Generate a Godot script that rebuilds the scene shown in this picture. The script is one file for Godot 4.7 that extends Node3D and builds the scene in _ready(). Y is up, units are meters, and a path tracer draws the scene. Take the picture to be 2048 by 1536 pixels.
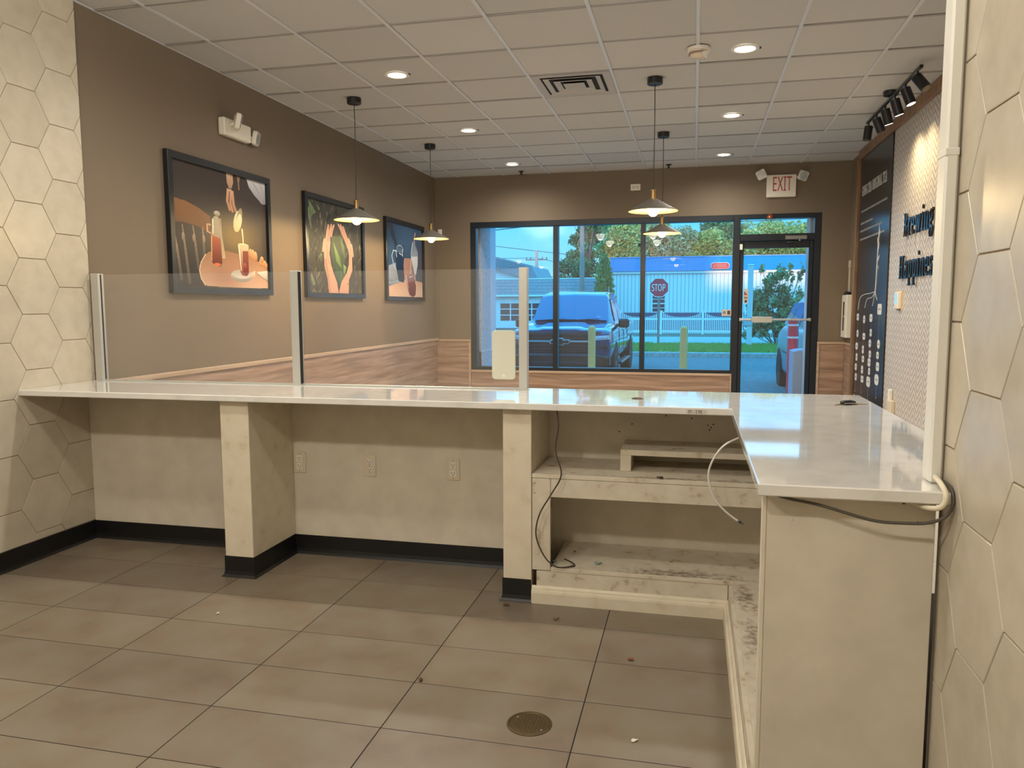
extends Node3D
# An empty cafe counter at dusk: tiled kitchen side in front, dining room behind it, the street beyond the shop window.

const CEIL := 3.022
const XL := -3.37        # face of the tiles on the kitchen's left wall
const XLW := -3.385      # painted left wall
const XR := 1.78         # dining room's right wall
const ZB := -9.95        # storefront wall, inner face
const ZK := -3.72        # half wall under the counter
const GROUND := -0.25
var M := {}
var used := {}
var rng := RandomNumberGenerator.new()


# ---------------------------------------------------------------- mesh builder
class MB:
	var v := PackedVector3Array()
	var n := PackedVector3Array()
	var u := PackedVector2Array()
	var t := Transform3D()

	func tri(a: Vector3, b: Vector3, c: Vector3, na := Vector3.ZERO, nb := Vector3.ZERO, nc := Vector3.ZERO, ua := Vector2.ZERO, ub := Vector2.ZERO, uc := Vector2.ZERO) -> void:
		# corners counter-clockwise seen from outside
		a = t * a
		b = t * b
		c = t * c
		var f := (b - a).cross(c - a)
		if f.length_squared() < 1e-18:
			return
		f = f.normalized()
		v.append_array([a, c, b])
		if na == Vector3.ZERO:
			n.append_array([f, f, f])
		else:
			n.append_array([(t.basis * na).normalized(), (t.basis * nc).normalized(), (t.basis * nb).normalized()])
		u.append_array([ua, uc, ub])

	func quad(a: Vector3, b: Vector3, c: Vector3, d: Vector3, uv := false) -> void:
		if uv:
			tri(a, b, c, Vector3.ZERO, Vector3.ZERO, Vector3.ZERO, Vector2(0, 1), Vector2(1, 1), Vector2(1, 0))
			tri(a, c, d, Vector3.ZERO, Vector3.ZERO, Vector3.ZERO, Vector2(0, 1), Vector2(1, 0), Vector2(0, 0))
		else:
			tri(a, b, c)
			tri(a, c, d)

	func face(p: Array, mid: Vector3) -> void:      # flat polygon, turned away from mid
		var c := Vector3.ZERO
		for q in p:
			c += q
		c /= p.size()
		var f: Vector3 = (p[1] - p[0]).cross(p[2] - p[0])
		if f.dot(c - mid) < 0:
			p = p.duplicate()
			p.reverse()
		for i in range(1, p.size() - 1):
			tri(p[0], p[i], p[i + 1])

	func box(c: Vector3, s: Vector3, b := 0.0) -> void:
		var h := s / 2
		b = minf(b, minf(h.x, minf(h.y, h.z)) * 0.9)
		var P := {}
		for x in [-1, 1]:
			for y in [-1, 1]:
				for z in [-1, 1]:
					var k := Vector3i(x, y, z)
					P[k] = [c + Vector3(x * h.x, y * (h.y - b), z * (h.z - b)), c + Vector3(x * (h.x - b), y * h.y, z * (h.z - b)), c + Vector3(x * (h.x - b), y * (h.y - b), z * h.z)]
					if b > 0:
						face(P[k], c)
		for s1 in [-1, 1]:
			face([P[Vector3i(s1, -1, -1)][0], P[Vector3i(s1, 1, -1)][0], P[Vector3i(s1, 1, 1)][0], P[Vector3i(s1, -1, 1)][0]], c)
			face([P[Vector3i(-1, s1, -1)][1], P[Vector3i(1, s1, -1)][1], P[Vector3i(1, s1, 1)][1], P[Vector3i(-1, s1, 1)][1]], c)
			face([P[Vector3i(-1, -1, s1)][2], P[Vector3i(1, -1, s1)][2], P[Vector3i(1, 1, s1)][2], P[Vector3i(-1, 1, s1)][2]], c)
			if b > 0:
				for s2 in [-1, 1]:
					face([P[Vector3i(s1, s2, -1)][0], P[Vector3i(s1, s2, 1)][0], P[Vector3i(s1, s2, 1)][1], P[Vector3i(s1, s2, -1)][1]], c)
					face([P[Vector3i(s1, -1, s2)][0], P[Vector3i(s1, 1, s2)][0], P[Vector3i(s1, 1, s2)][2], P[Vector3i(s1, -1, s2)][2]], c)
					face([P[Vector3i(-1, s1, s2)][1], P[Vector3i(1, s1, s2)][1], P[Vector3i(1, s1, s2)][2], P[Vector3i(-1, s1, s2)][2]], c)

	func span(a: Vector3, b: Vector3, bev := 0.0) -> void:   # box between two corners
		box((a + b) / 2, (b - a).abs(), bev)

	static func inset(p: PackedVector2Array, d: float) -> PackedVector2Array:   # p counter-clockwise
		var out := PackedVector2Array()
		for i in p.size():
			var a := p[(i + p.size() - 1) % p.size()]
			var b := p[i]
			var c := p[(i + 1) % p.size()]
			var e1 := (b - a).normalized()
			var e2 := (c - b).normalized()
			var n1 := Vector2(-e1.y, e1.x)
			var n2 := Vector2(-e2.y, e2.x)
			var m := n1 + n2
			out.append(b + m * (d / maxf(0.3, 0.5 * m.length_squared())))
		return out

	func prism(p: PackedVector2Array, z0: float, z1: float, bev := 0.0, back := true) -> void:   # polygon in local xy, pulled along z
		if Geometry2D.is_polygon_clockwise(p) == false:
			pass
		var area := 0.0
		for i in p.size():
			area += p[i].cross(p[(i + 1) % p.size()])
		if area < 0:
			p = p.duplicate()
			p.reverse()
		var rings := [[p, z0], [p, z1]]
		if bev > 0:
			rings = [[inset(p, bev), z0], [p, z0 + bev], [p, z1 - bev], [inset(p, bev), z1]]
			if not back:
				rings[0] = [p, z0]
				rings.remove_at(1)
		for k in rings.size() - 1:
			var A: PackedVector2Array = rings[k][0]
			var B: PackedVector2Array = rings[k + 1][0]
			for i in p.size():
				var j := (i + 1) % p.size()
				quad(Vector3(A[i].x, A[i].y, rings[k][1]), Vector3(A[j].x, A[j].y, rings[k][1]), Vector3(B[j].x, B[j].y, rings[k + 1][1]), Vector3(B[i].x, B[i].y, rings[k + 1][1]))
		for e in [0, rings.size() - 1]:
			if e == 0 and not back:
				continue
			var E: PackedVector2Array = rings[e][0]
			var ix := Geometry2D.triangulate_polygon(E)
			for i in range(0, ix.size(), 3):
				var q := [E[ix[i]], E[ix[i + 1]], E[ix[i + 2]]]
				var cw: bool = (q[1] - q[0]).cross(q[2] - q[0]) < 0
				if cw == (e != 0):
					q.reverse()
				var z: float = rings[e][1]
				tri(Vector3(q[0].x, q[0].y, z), Vector3(q[1].x, q[1].y, z), Vector3(q[2].x, q[2].y, z))

	func lathe(prof: Array, segs := 20) -> void:      # points (radius, y), going up on the outside
		var ns := []
		for i in prof.size() - 1:
			var d: Vector2 = prof[i + 1] - prof[i]
			ns.append(Vector2(d.y, -d.x).normalized())
		for i in prof.size() - 1:
			var n0: Vector2 = ns[i]
			var n1: Vector2 = ns[i]
			if i > 0 and ns[i - 1].dot(ns[i]) > 0.75:
				n0 = (ns[i - 1] + ns[i]).normalized()
			if i < ns.size() - 1 and ns[i + 1].dot(ns[i]) > 0.75:
				n1 = (ns[i + 1] + ns[i]).normalized()
			for k in segs:
				var a0 := TAU * k / segs
				var a1 := TAU * (k + 1) / segs
				var c0 := Vector3(cos(a0), 0, -sin(a0))
				var c1 := Vector3(cos(a1), 0, -sin(a1))
				var P: Vector2 = prof[i]
				var Q: Vector2 = prof[i + 1]
				var up := Vector3.UP
				tri(c0 * P.x + up * P.y, c1 * P.x + up * P.y, c1 * Q.x + up * Q.y, c0 * n0.x + up * n0.y, c1 * n0.x + up * n0.y, c1 * n1.x + up * n1.y)
				tri(c0 * P.x + up * P.y, c1 * Q.x + up * Q.y, c0 * Q.x + up * Q.y, c0 * n0.x + up * n0.y, c1 * n1.x + up * n1.y, c0 * n1.x + up * n1.y)

	func cyl(a: Vector3, b: Vector3, r: float, segs := 16, bev := 0.0, r2 := -1.0) -> void:
		var y := (b - a).normalized()
		var x := y.cross(Vector3.RIGHT if absf(y.x) < 0.8 else Vector3.FORWARD).normalized()
		var keep := t
		t = t * Transform3D(Basis(x, y, x.cross(y)), a)
		var L := (b - a).length()
		if r2 < 0:
			r2 = r
		if bev > 0:
			lathe([Vector2(0, 0), Vector2(r - bev, 0), Vector2(r, bev), Vector2(r2, L - bev), Vector2(r2 - bev, L), Vector2(0, L)], segs)
		else:
			lathe([Vector2(0, 0), Vector2(r, 0), Vector2(r2, L), Vector2(0, L)], segs)
		t = keep

	func tube(p: Array, r: float, segs := 8, fine := 6) -> void:       # smooth cord through points
		var q := []
		for i in p.size() - 1:
			for k in fine:
				var a: Vector3 = p[maxi(i - 1, 0)]
				var d: Vector3 = p[mini(i + 2, p.size() - 1)]
				q.append(p[i].cubic_interpolate(p[i + 1], a, d, float(k) / fine))
		q.append(p[p.size() - 1])
		var x := Vector3.ZERO
		var rings := []
		for i in q.size():
			var d: Vector3 = (q[mini(i + 1, q.size() - 1)] - q[maxi(i - 1, 0)]).normalized()
			if x == Vector3.ZERO:
				x = d.cross(Vector3.UP if absf(d.y) < 0.8 else Vector3.RIGHT).normalized()
			x = (x - d * x.dot(d)).normalized()
			var y := d.cross(x)
			var ring := []
			for k in segs:
				ring.append(x * cos(TAU * k / segs) + y * sin(TAU * k / segs))
			rings.append(ring)
		for i in q.size() - 1:
			for k in segs:
				var j := (k + 1) % segs
				var A: Array = rings[i]
				var B: Array = rings[i + 1]
				tri(q[i] + A[k] * r, q[i] + A[j] * r, q[i + 1] + B[j] * r, A[k], A[j], B[j])
				tri(q[i] + A[k] * r, q[i + 1] + B[j] * r, q[i + 1] + B[k] * r, A[k], B[j], B[k])
		for k in segs:
			var j := (k + 1) % segs
			tri(q[0], q[0] + rings[0][j] * r, q[0] + rings[0][k] * r)
			var e := q.size() - 1
			tri(q[e], q[e] + rings[e][k] * r, q[e] + rings[e][j] * r)

	func loft(R: Array, closed := true, caps := true, smooth := true) -> void:   # rings of points; each ring counter-clockwise seen against the direction of travel
		var m: int = R[0].size()
		var N := []
		for i in R.size():
			var row := []
			row.resize(m)
			row.fill(Vector3.ZERO)
			N.append(row)
		var last := m if closed else m - 1
		for i in R.size() - 1:
			for k in last:
				var j := (k + 1) % m
				var f: Vector3 = (R[i][j] - R[i][k]).cross(R[i + 1][k] - R[i][k]) + (R[i + 1][k] - R[i + 1][j]).cross(R[i][j] - R[i + 1][j])
				for e in [[i, k], [i, j], [i + 1, k], [i + 1, j]]:
					N[e[0]][e[1]] += f
		for i in R.size() - 1:
			for k in last:
				var j := (k + 1) % m
				if smooth:
					tri(R[i][k], R[i][j], R[i + 1][j], N[i][k], N[i][j], N[i + 1][j])
					tri(R[i][k], R[i + 1][j], R[i + 1][k], N[i][k], N[i + 1][j], N[i + 1][k])
				else:
					quad(R[i][k], R[i][j], R[i + 1][j], R[i + 1][k])
		if caps:
			for e in [0, R.size() - 1]:
				var c := Vector3.ZERO
				for p in R[e]:
					c += p
				c /= m
				for k in m:
					var j := (k + 1) % m
					if e == 0:
						tri(c, R[e][j], R[e][k])
					else:
						tri(c, R[e][k], R[e][j])

	func ball(c: Vector3, r: Vector3, segs := 20, rows := 12) -> void:
		var keep := t
		t = t * Transform3D(Basis.from_scale(r), c)
		var pr := []
		for i in rows + 1:
			var a := -PI / 2 + PI * i / rows
			pr.append(Vector2(cos(a), sin(a)))
		lathe(pr, segs)
		t = keep

	func mesh() -> ArrayMesh:
		var a := []
		a.resize(Mesh.ARRAY_MAX)
		a[Mesh.ARRAY_VERTEX] = v
		a[Mesh.ARRAY_NORMAL] = n
		a[Mesh.ARRAY_TEX_UV] = u
		var m := ArrayMesh.new()
		m.add_surface_from_arrays(Mesh.PRIMITIVE_TRIANGLES, a)
		return m


# ---------------------------------------------------------------- scene tree helpers
func numbered(called: String) -> String:
	used[called] = used.get(called, 0) + 1
	return called if used[called] == 1 else "%s_%03d" % [called, used[called] - 1]


func obj(called: String, mb: MB, mat: Material, parent: Node3D = null) -> MeshInstance3D:
	return put(called, mb.mesh(), mat, parent)


func put(called: String, mesh: Mesh, mat: Material, parent: Node3D = null) -> MeshInstance3D:
	var o := MeshInstance3D.new()
	o.mesh = mesh
	o.material_override = mat
	if parent == null:
		o.name = numbered(called)
		add_child(o, true)
	else:
		var k := 0
		var nm := called
		while parent.has_node(NodePath(nm)):
			k += 1
			nm = "%s_%03d" % [called, k]
		o.name = nm
		parent.add_child(o, true)
	return o


func fast(called: String, mesh: Mesh, mat: Material, parent: Node3D, k: int) -> MeshInstance3D:   # one of many numbered pieces
	var o := MeshInstance3D.new()
	o.mesh = mesh
	o.material_override = mat
	o.name = called if k == 0 else "%s_%03d" % [called, k]
	parent.add_child(o, true)
	return o


func thing(called: String, label: String, category: String, at := Vector3.ZERO, turn := 0.0, group := "") -> Node3D:
	var o := Node3D.new()
	o.name = numbered(called)
	add_child(o, true)
	o.position = at
	o.rotation.y = turn
	tag(o, label, category, group)
	return o


func tag(o: Node3D, label: String, category: String, group := "") -> void:
	o.set_meta("label", label)
	o.set_meta("category", category)
	if group:
		o.set_meta("group", group)


func dup(src: Node3D, at: Vector3, label: String) -> Node3D:
	var o: Node3D = src.duplicate()
	o.name = numbered(String(src.name).rstrip("0123456789").trim_suffix("_"))
	add_child(o, true)
	o.position = at
	o.set_meta("label", label)
	return o


func struct(o: Node3D, label := "", category := "") -> Node3D:
	o.set_meta("kind", "structure")
	if label:
		o.set_meta("label", label)
	if category:
		o.set_meta("category", category)
	return o


func shell(called: String) -> Node3D:
	var o := Node3D.new()
	o.name = called
	add_child(o, true)
	o.set_meta("kind", "structure")
	return o


func text(s: String, size: float, depth: float, bold := false, serif := true) -> TextMesh:    # size: height of a capital
	var f := SystemFont.new()
	f.font_names = ["Droid Serif" if serif else "Droid Sans"]
	f.font_weight = 700 if bold else 400
	var m := TextMesh.new()
	m.font = f
	m.text = s
	m.font_size = 64
	m.pixel_size = size / (64 * 0.714)
	m.depth = depth
	m.curve_step = 2.0
	m.horizontal_alignment = HORIZONTAL_ALIGNMENT_LEFT
	m.vertical_alignment = VERTICAL_ALIGNMENT_CENTER
	return m


func letters(s: String, size: float, depth: float, squeeze: float, mat: Material, parent: Node3D, at: Transform3D, bold := false, serif := true, called := "letter", thin := 1.0) -> float:   # each letter a part, laid along at.x; baseline at the origin
	var f := SystemFont.new()
	f.font_names = ["Droid Serif" if serif else "Droid Sans"]
	f.font_weight = 700 if bold else 400
	var px := size / (64 * 0.714)
	var x := 0.0
	for ch in s:
		var w := f.get_string_size(ch, HORIZONTAL_ALIGNMENT_LEFT, -1, 64).x * px
		if ch != " ":
			var m := text(ch, size, depth, bold, serif)
			var o := put(called, m, mat, parent)
			# vertical centring puts the middle of the line box at 0
			var mid := (f.get_ascent(64) - f.get_descent(64)) / 2 * px
			o.transform = at * Transform3D(Basis.from_scale(Vector3(squeeze * thin, 1, 1)), Vector3((x + w * (1 - thin) / 2) * squeeze, mid, 0))
		x += w
	return x * squeeze


func squeeze_to(s: String, size: float, width: float, bold := false, serif := true) -> float:
	var f := SystemFont.new()
	f.font_names = ["Droid Serif" if serif else "Droid Sans"]
	f.font_weight = 700 if bold else 400
	var x := 0.0
	for ch in s:
		x += f.get_string_size(ch, HORIZONTAL_ALIGNMENT_LEFT, -1, 64).x
	return width / (x * size / (64 * 0.714))


func rnd(a: float, b: float) -> float:
	return rng.randf_range(a, b)


# ---------------------------------------------------------------- the scene
func _ready() -> void:
	rng.seed = 7
	# camera
	var cam := Camera3D.new()
	cam.name = "camera"
	cam.transform = Transform3D(Basis(Vector3(0.97352, -0.00322, -0.22856), Vector3(-0.01989, 0.99491, -0.09875), Vector3(0.22772, 0.10068, 0.96851)).orthonormalized(), Vector3(0, 1.33343, 0))
	cam.fov = 52.94
	cam.near = 0.05
	cam.far = 400
	add_child(cam)
	cam.current = true
	# sky and exposure
	var env := Environment.new()
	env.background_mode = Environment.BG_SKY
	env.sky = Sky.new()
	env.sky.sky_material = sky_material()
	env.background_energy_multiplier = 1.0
	env.tonemap_mode = Environment.TONE_MAPPER_LINEAR
	env.tonemap_exposure = 1.2
	env.sdfgi_enabled = true
	env.ssao_enabled = true
	env.ssil_enabled = true
	# low evening sun from behind the shop: it clears the roofs and reaches the treetops across the street
	var sun := DirectionalLight3D.new()
	sun.name = "sun"
	sun.basis = Basis.looking_at(Vector3(0.02, -0.03, -1).normalized(), Vector3.UP)
	sun.light_color = Color(1.0, 0.62, 0.42).linear_to_srgb()
	sun.light_energy = 0.7
	sun.light_angular_distance = 1.6
	sun.shadow_enabled = true
	add_child(sun)
	var we := WorldEnvironment.new()
	we.name = "world_environment"
	we.environment = env
	add_child(we)
	# lamps: see downlight(), pendant(), track_light() and kitchen_light() for those fittings' own lights
	make_materials()
	shell_floor()
	shell_ceiling()
	shell_walls()
	shell_front()
	counter()
	wall_things()
	ceiling_things()
	counter_things()
	debris()
	street()


const DOWN_ENERGY := 2.6
const KITCHEN_ENERGY := 1.0
const PENDANT_ENERGY := 0.55
const TRACK_ENERGY := 0.6
var WARM := Color(1.0, 0.93, 0.83)          # ceiling lamps
var BULB := Color(1.0, 0.74, 0.38)          # filament-coloured pendant bulbs


func sky_material() -> Material:
	var W := 1024
	var H := 512
	var im := Image.create(W, H, false, Image.FORMAT_RGBF)
	var f := FastNoiseLite.new()
	f.seed = 3
	f.frequency = 1.0
	f.fractal_octaves = 4
	for y in H:
		var el := (0.5 - (y + 0.5) / H) * PI
		var s := sin(el)
		for x in W:
			var az := (x + 0.5) / W * TAU
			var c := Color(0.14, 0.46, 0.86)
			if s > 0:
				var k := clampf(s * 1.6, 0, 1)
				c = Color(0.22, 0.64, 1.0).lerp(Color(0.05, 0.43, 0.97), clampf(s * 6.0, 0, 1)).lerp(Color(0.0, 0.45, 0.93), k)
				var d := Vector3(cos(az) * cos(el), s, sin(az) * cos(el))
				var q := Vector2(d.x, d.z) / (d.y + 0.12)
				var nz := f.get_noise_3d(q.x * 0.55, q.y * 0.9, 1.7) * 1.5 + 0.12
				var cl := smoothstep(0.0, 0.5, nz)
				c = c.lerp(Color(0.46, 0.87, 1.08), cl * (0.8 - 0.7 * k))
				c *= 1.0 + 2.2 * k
			else:
				c = Color(0.07, 0.20, 0.36)
			im.set_pixel(x, y, c)
	var m := PanoramaSkyMaterial.new()
	m.panorama = ImageTexture.create_from_image(im)
	return m


func mat(r: int, g: int, b: int, rough := 0.6, metal := 0.0, spec := 0.5) -> StandardMaterial3D:
	var m := StandardMaterial3D.new()
	m.albedo_color = Color8(r, g, b)
	m.roughness = rough
	m.metallic = metal
	m.metallic_specular = spec
	return m


func noise_tex(freq: float, seed_: int, stops: Array, size := 512, oct := 4, stretch := Vector2.ONE, bump := false) -> Texture2D:
	var f := FastNoiseLite.new()
	f.seed = seed_
	f.frequency = freq
	f.fractal_octaves = oct
	f.noise_type = FastNoiseLite.TYPE_SIMPLEX_SMOOTH
	var t := NoiseTexture2D.new()
	t.width = size
	t.height = size
	t.seamless = true
	t.noise = f
	t.generate_mipmaps = false
	if stops.size():
		var g := Gradient.new()
		var o := PackedFloat32Array()
		var c := PackedColorArray()
		for s in stops:
			o.append(s[0])
			c.append(s[1])
		g.offsets = o
		g.colors = c
		t.color_ramp = g
	return t


func grained(m: StandardMaterial3D, tex: Texture2D, scale: Vector3, world := true) -> StandardMaterial3D:
	m.albedo_texture = tex
	m.uv1_triplanar = true
	m.uv1_world_triplanar = world
	m.uv1_scale = scale
	return m


func g3(a: float) -> Color:
	return Color(a, a, a)


func make_materials() -> void:
	# speckle multiplies the base colour
	var soft := noise_tex(0.012, 5, [[0.0, Color(0.94, 0.935, 0.93)], [0.5, Color(0.975, 0.97, 0.965)], [1.0, Color(1, 1, 1)]], 512, 5)
	var fine := noise_tex(0.25, 9, [[0.0, g3(0.88)], [0.45, g3(0.97)], [1.0, g3(1.0)]], 256, 2)
	var floor_t := noise_tex(0.008, 21, [[0.0, Color(0.88, 0.85, 0.81)], [0.35, Color(0.95, 0.92, 0.89)], [0.6, Color(0.96, 0.965, 0.935)], [1.0, Color(1, 1, 1)]], 512, 5)
	var bumpy := noise_tex(0.06, 31, [], 256, 3)
	M.floor_tile = []
	for k in 4:
		var m := mat(137 - k * 3, 126 - k * 3, 111 - k * 2, 0.36)
		grained(m, floor_t, Vector3(0.9, 0.9, 0.9))
		m.uv1_offset = Vector3(k * 0.37, 0, k * 0.61)
		M.floor_tile.append(m)
	M.grout = mat(30, 22, 18, 0.9)
	M.hex = []
	for k in 4:
		var m := mat(204 - k * 3, 195 - k * 3, 176 - k * 3, 0.24)
		grained(m, soft, Vector3(1.3, 1.3, 1.3))
		m.uv1_offset = Vector3(k * 0.3, k * 0.2, k * 0.7)
		m.heightmap_enabled = true
		m.heightmap_texture = bumpy
		m.heightmap_scale = 0.007
		M.hex.append(m)
	M.hex_grout = mat(150, 130, 108, 0.9)
	M.brown = grained(mat(127, 113, 96, 0.62, 0.0, 0.35), fine, Vector3(6, 6, 6))
	M.ceil_tile = []
	for k in 3:
		M.ceil_tile.append(grained(mat(200 - k * 4, 200 - k * 4, 198 - k * 4, 0.9), fine, Vector3(3 + k * 0.3, 3, 3)))
	M.tbar = mat(206, 208, 212, 0.35)
	M.tee_shaded = mat(150, 146, 142, 0.5)  # darkened to stand in for the shadow line along the cross tees
	M.white = grained(mat(224, 215, 196, 0.55), soft, Vector3(0.8, 0.8, 0.8))
	M.panel = grained(mat(216, 208, 190, 0.5), soft, Vector3(0.9, 0.9, 0.9))
	var dirty := noise_tex(0.018, 44, [[0.0, Color(0.66, 0.58, 0.49)], [0.13, Color(0.84, 0.79, 0.73)], [0.28, Color(0.95, 0.935, 0.915)], [1.0, Color(1, 1, 1)]], 512, 5)
	M.dirty = grained(mat(218, 210, 192, 0.6), dirty, Vector3(1.1, 1.1, 1.1))
	M.worn = grained(mat(224, 215, 194, 0.5), noise_tex(0.02, 46, [[0.0, Color(0.88, 0.85, 0.81)], [0.3, Color(0.97, 0.96, 0.945)], [1.0, Color(1, 1, 1)]], 512, 5), Vector3(0.8, 0.8, 0.8))
	M.quartz = grained(mat(232, 230, 224, 0.045), noise_tex(0.02, 77, [[0.0, g3(0.93)], [0.5, g3(0.98)], [1.0, g3(1)]], 512, 5), Vector3(0.7, 0.7, 0.7))
	M.quartz.clearcoat_enabled = true
	M.quartz.clearcoat = 0.55
	M.quartz.clearcoat_roughness = 0.035
	M.cove = mat(17, 17, 18, 0.4)
	M.alu = mat(196, 196, 190, 0.38, 0.55)
	M.pvc = mat(226, 224, 214, 0.42)
	M.ivory = mat(214, 200, 176, 0.4)
	M.plate = mat(228, 222, 208, 0.35)
	M.slot = mat(20, 18, 16, 0.8)
	M.black = mat(22, 23, 24, 0.45)
	M.gloss_black = mat(24, 24, 26, 0.12)
	M.dining_tile = mat(188, 182, 172, 0.5)
	M.satin_black = mat(26, 27, 29, 0.3)
	M.frame_metal = mat(22, 29, 38, 0.34, 0.0, 0.5)
	M.brass = mat(168, 140, 92, 0.35, 1.0)
	M.chrome = mat(190, 190, 188, 0.22, 1.0)
	M.steel = mat(150, 148, 144, 0.4, 0.9)
	M.shade_out = mat(74, 70, 64, 0.5)
	M.shade_in = mat(214, 176, 112, 0.5)
	M.bronze = mat(92, 78, 52, 0.5, 0.7)
	M.copper = mat(150, 84, 58, 0.35, 0.6)
	M.glass = mat(255, 255, 255, 0.0)
	M.glass.transparency = BaseMaterial3D.TRANSPARENCY_ALPHA
	M.glass.albedo_color = Color(1, 1, 1, 0.02)
	M.window_glass = M.glass.duplicate()
	M.window_glass.metallic_specular = 0.36
	M.lens = mat(235, 238, 240, 0.08, 0.0)
	M.lens.transparency = BaseMaterial3D.TRANSPARENCY_ALPHA
	M.lens.albedo_color = Color(0.92, 0.94, 0.95, 0.25)
	M.lens_dark = mat(120, 112, 100, 0.2, 0.6)
	M.lamp = glow(Color(1.0, 0.93, 0.80), 9.0)
	M.bulb = glow(Color(1.0, 0.82, 0.50), 9.0)
	M.spot = glow(Color(1.0, 0.93, 0.78), 7.0)
	# wood laminate: long horizontal grain
	M.laminate = wood(Color(0.50, 0.40, 0.33), Color(0.69, 0.58, 0.50), 13, Vector2(1, 9), 0.38)
	M.rail_wood = wood(Color(0.66, 0.56, 0.47), Color(0.76, 0.67, 0.58), 15, Vector2(1, 12), 0.45)
	M.dark_wood = wood(Color(0.46, 0.35, 0.25), Color(0.60, 0.46, 0.33), 17, Vector2(12, 1), 0.5)
	M.herring = herringbone()
	M.board = mat(42, 42, 45, 0.22)
	M.chalk = mat(205, 205, 202, 0.7)
	M.chalk_dim = mat(140, 142, 146, 0.7)


func glow(c: Color, e: float) -> StandardMaterial3D:
	var m := StandardMaterial3D.new()
	m.albedo_color = Color(0.9, 0.9, 0.88)
	m.emission_enabled = true
	m.emission = c.linear_to_srgb()
	m.emission_energy_multiplier = e
	return m


func wood(a: Color, b: Color, seed_: int, stretch: Vector2, rough: float) -> StandardMaterial3D:
	var f := FastNoiseLite.new()
	f.seed = seed_
	f.frequency = 0.011
	f.fractal_octaves = 5
	f.domain_warp_enabled = true
	f.domain_warp_amplitude = 18
	f.domain_warp_frequency = 0.008
	var S := 256
	var im := Image.create(S, S, false, Image.FORMAT_RGB8)
	for y in S:
		for x in S:
			# wrap the noise on two circles so that the grain repeats without a seam
			var ax := TAU * x / S
			var ay := TAU * y / S
			var q := f.get_noise_3d(cos(ax) * 22 * stretch.x + 40, sin(ax) * 22 * stretch.x + cos(ay) * 40 * stretch.y, sin(ay) * 40 * stretch.y)
			im.set_pixel(x, y, a.lerp(b, clampf(0.5 + q * 0.9, 0, 1)))
	var m := StandardMaterial3D.new()
	m.roughness = rough
	m.albedo_texture = ImageTexture.create_from_image(im)
	m.uv1_triplanar = true
	m.uv1_world_triplanar = true
	m.uv1_scale = Vector3(0.8, 0.8, 0.8)
	return m


func herringbone() -> StandardMaterial3D:      # pressed wallcovering: rows of slanted strokes that lean one way, then the other
	var S := 512
	var im := Image.create(S, S, false, Image.FORMAT_RGB8)
	im.fill(Color(0.80, 0.78, 0.75))
	var hm := Image.create(S, S, false, Image.FORMAT_RGB8)
	hm.fill(Color.WHITE)
	var cols := 8
	var cw := S / cols
	var rows := 14
	var rh := float(S) / rows
	for y in S:
		for x in S:
			var c := x / cw
			var lx := float(x % cw) / cw
			var slope := lx if c % 2 == 0 else 1.0 - lx
			var q := fposmod(y / rh + slope * 1.7, 1.0)
			var edge := absf(lx - 0.5)
			var gap := 0.30 if edge < 0.46 else 0.0
			if q < gap:
				im.set_pixel(x, y, Color(0.58, 0.545, 0.515))
				hm.set_pixel(x, y, Color(0.35, 0.35, 0.35))
	im.resize(256, 256, Image.INTERPOLATE_LANCZOS)
	hm.resize(256, 256, Image.INTERPOLATE_LANCZOS)
	var m := StandardMaterial3D.new()
	m.albedo_texture = ImageTexture.create_from_image(im)
	m.roughness = 0.38
	m.heightmap_enabled = true
	m.heightmap_texture = ImageTexture.create_from_image(hm)
	m.heightmap_scale = 0.15
	m.uv1_triplanar = true
	m.uv1_world_triplanar = true
	m.uv1_scale = Vector3(1.25, 1.25, 1.25)
	return m


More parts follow.
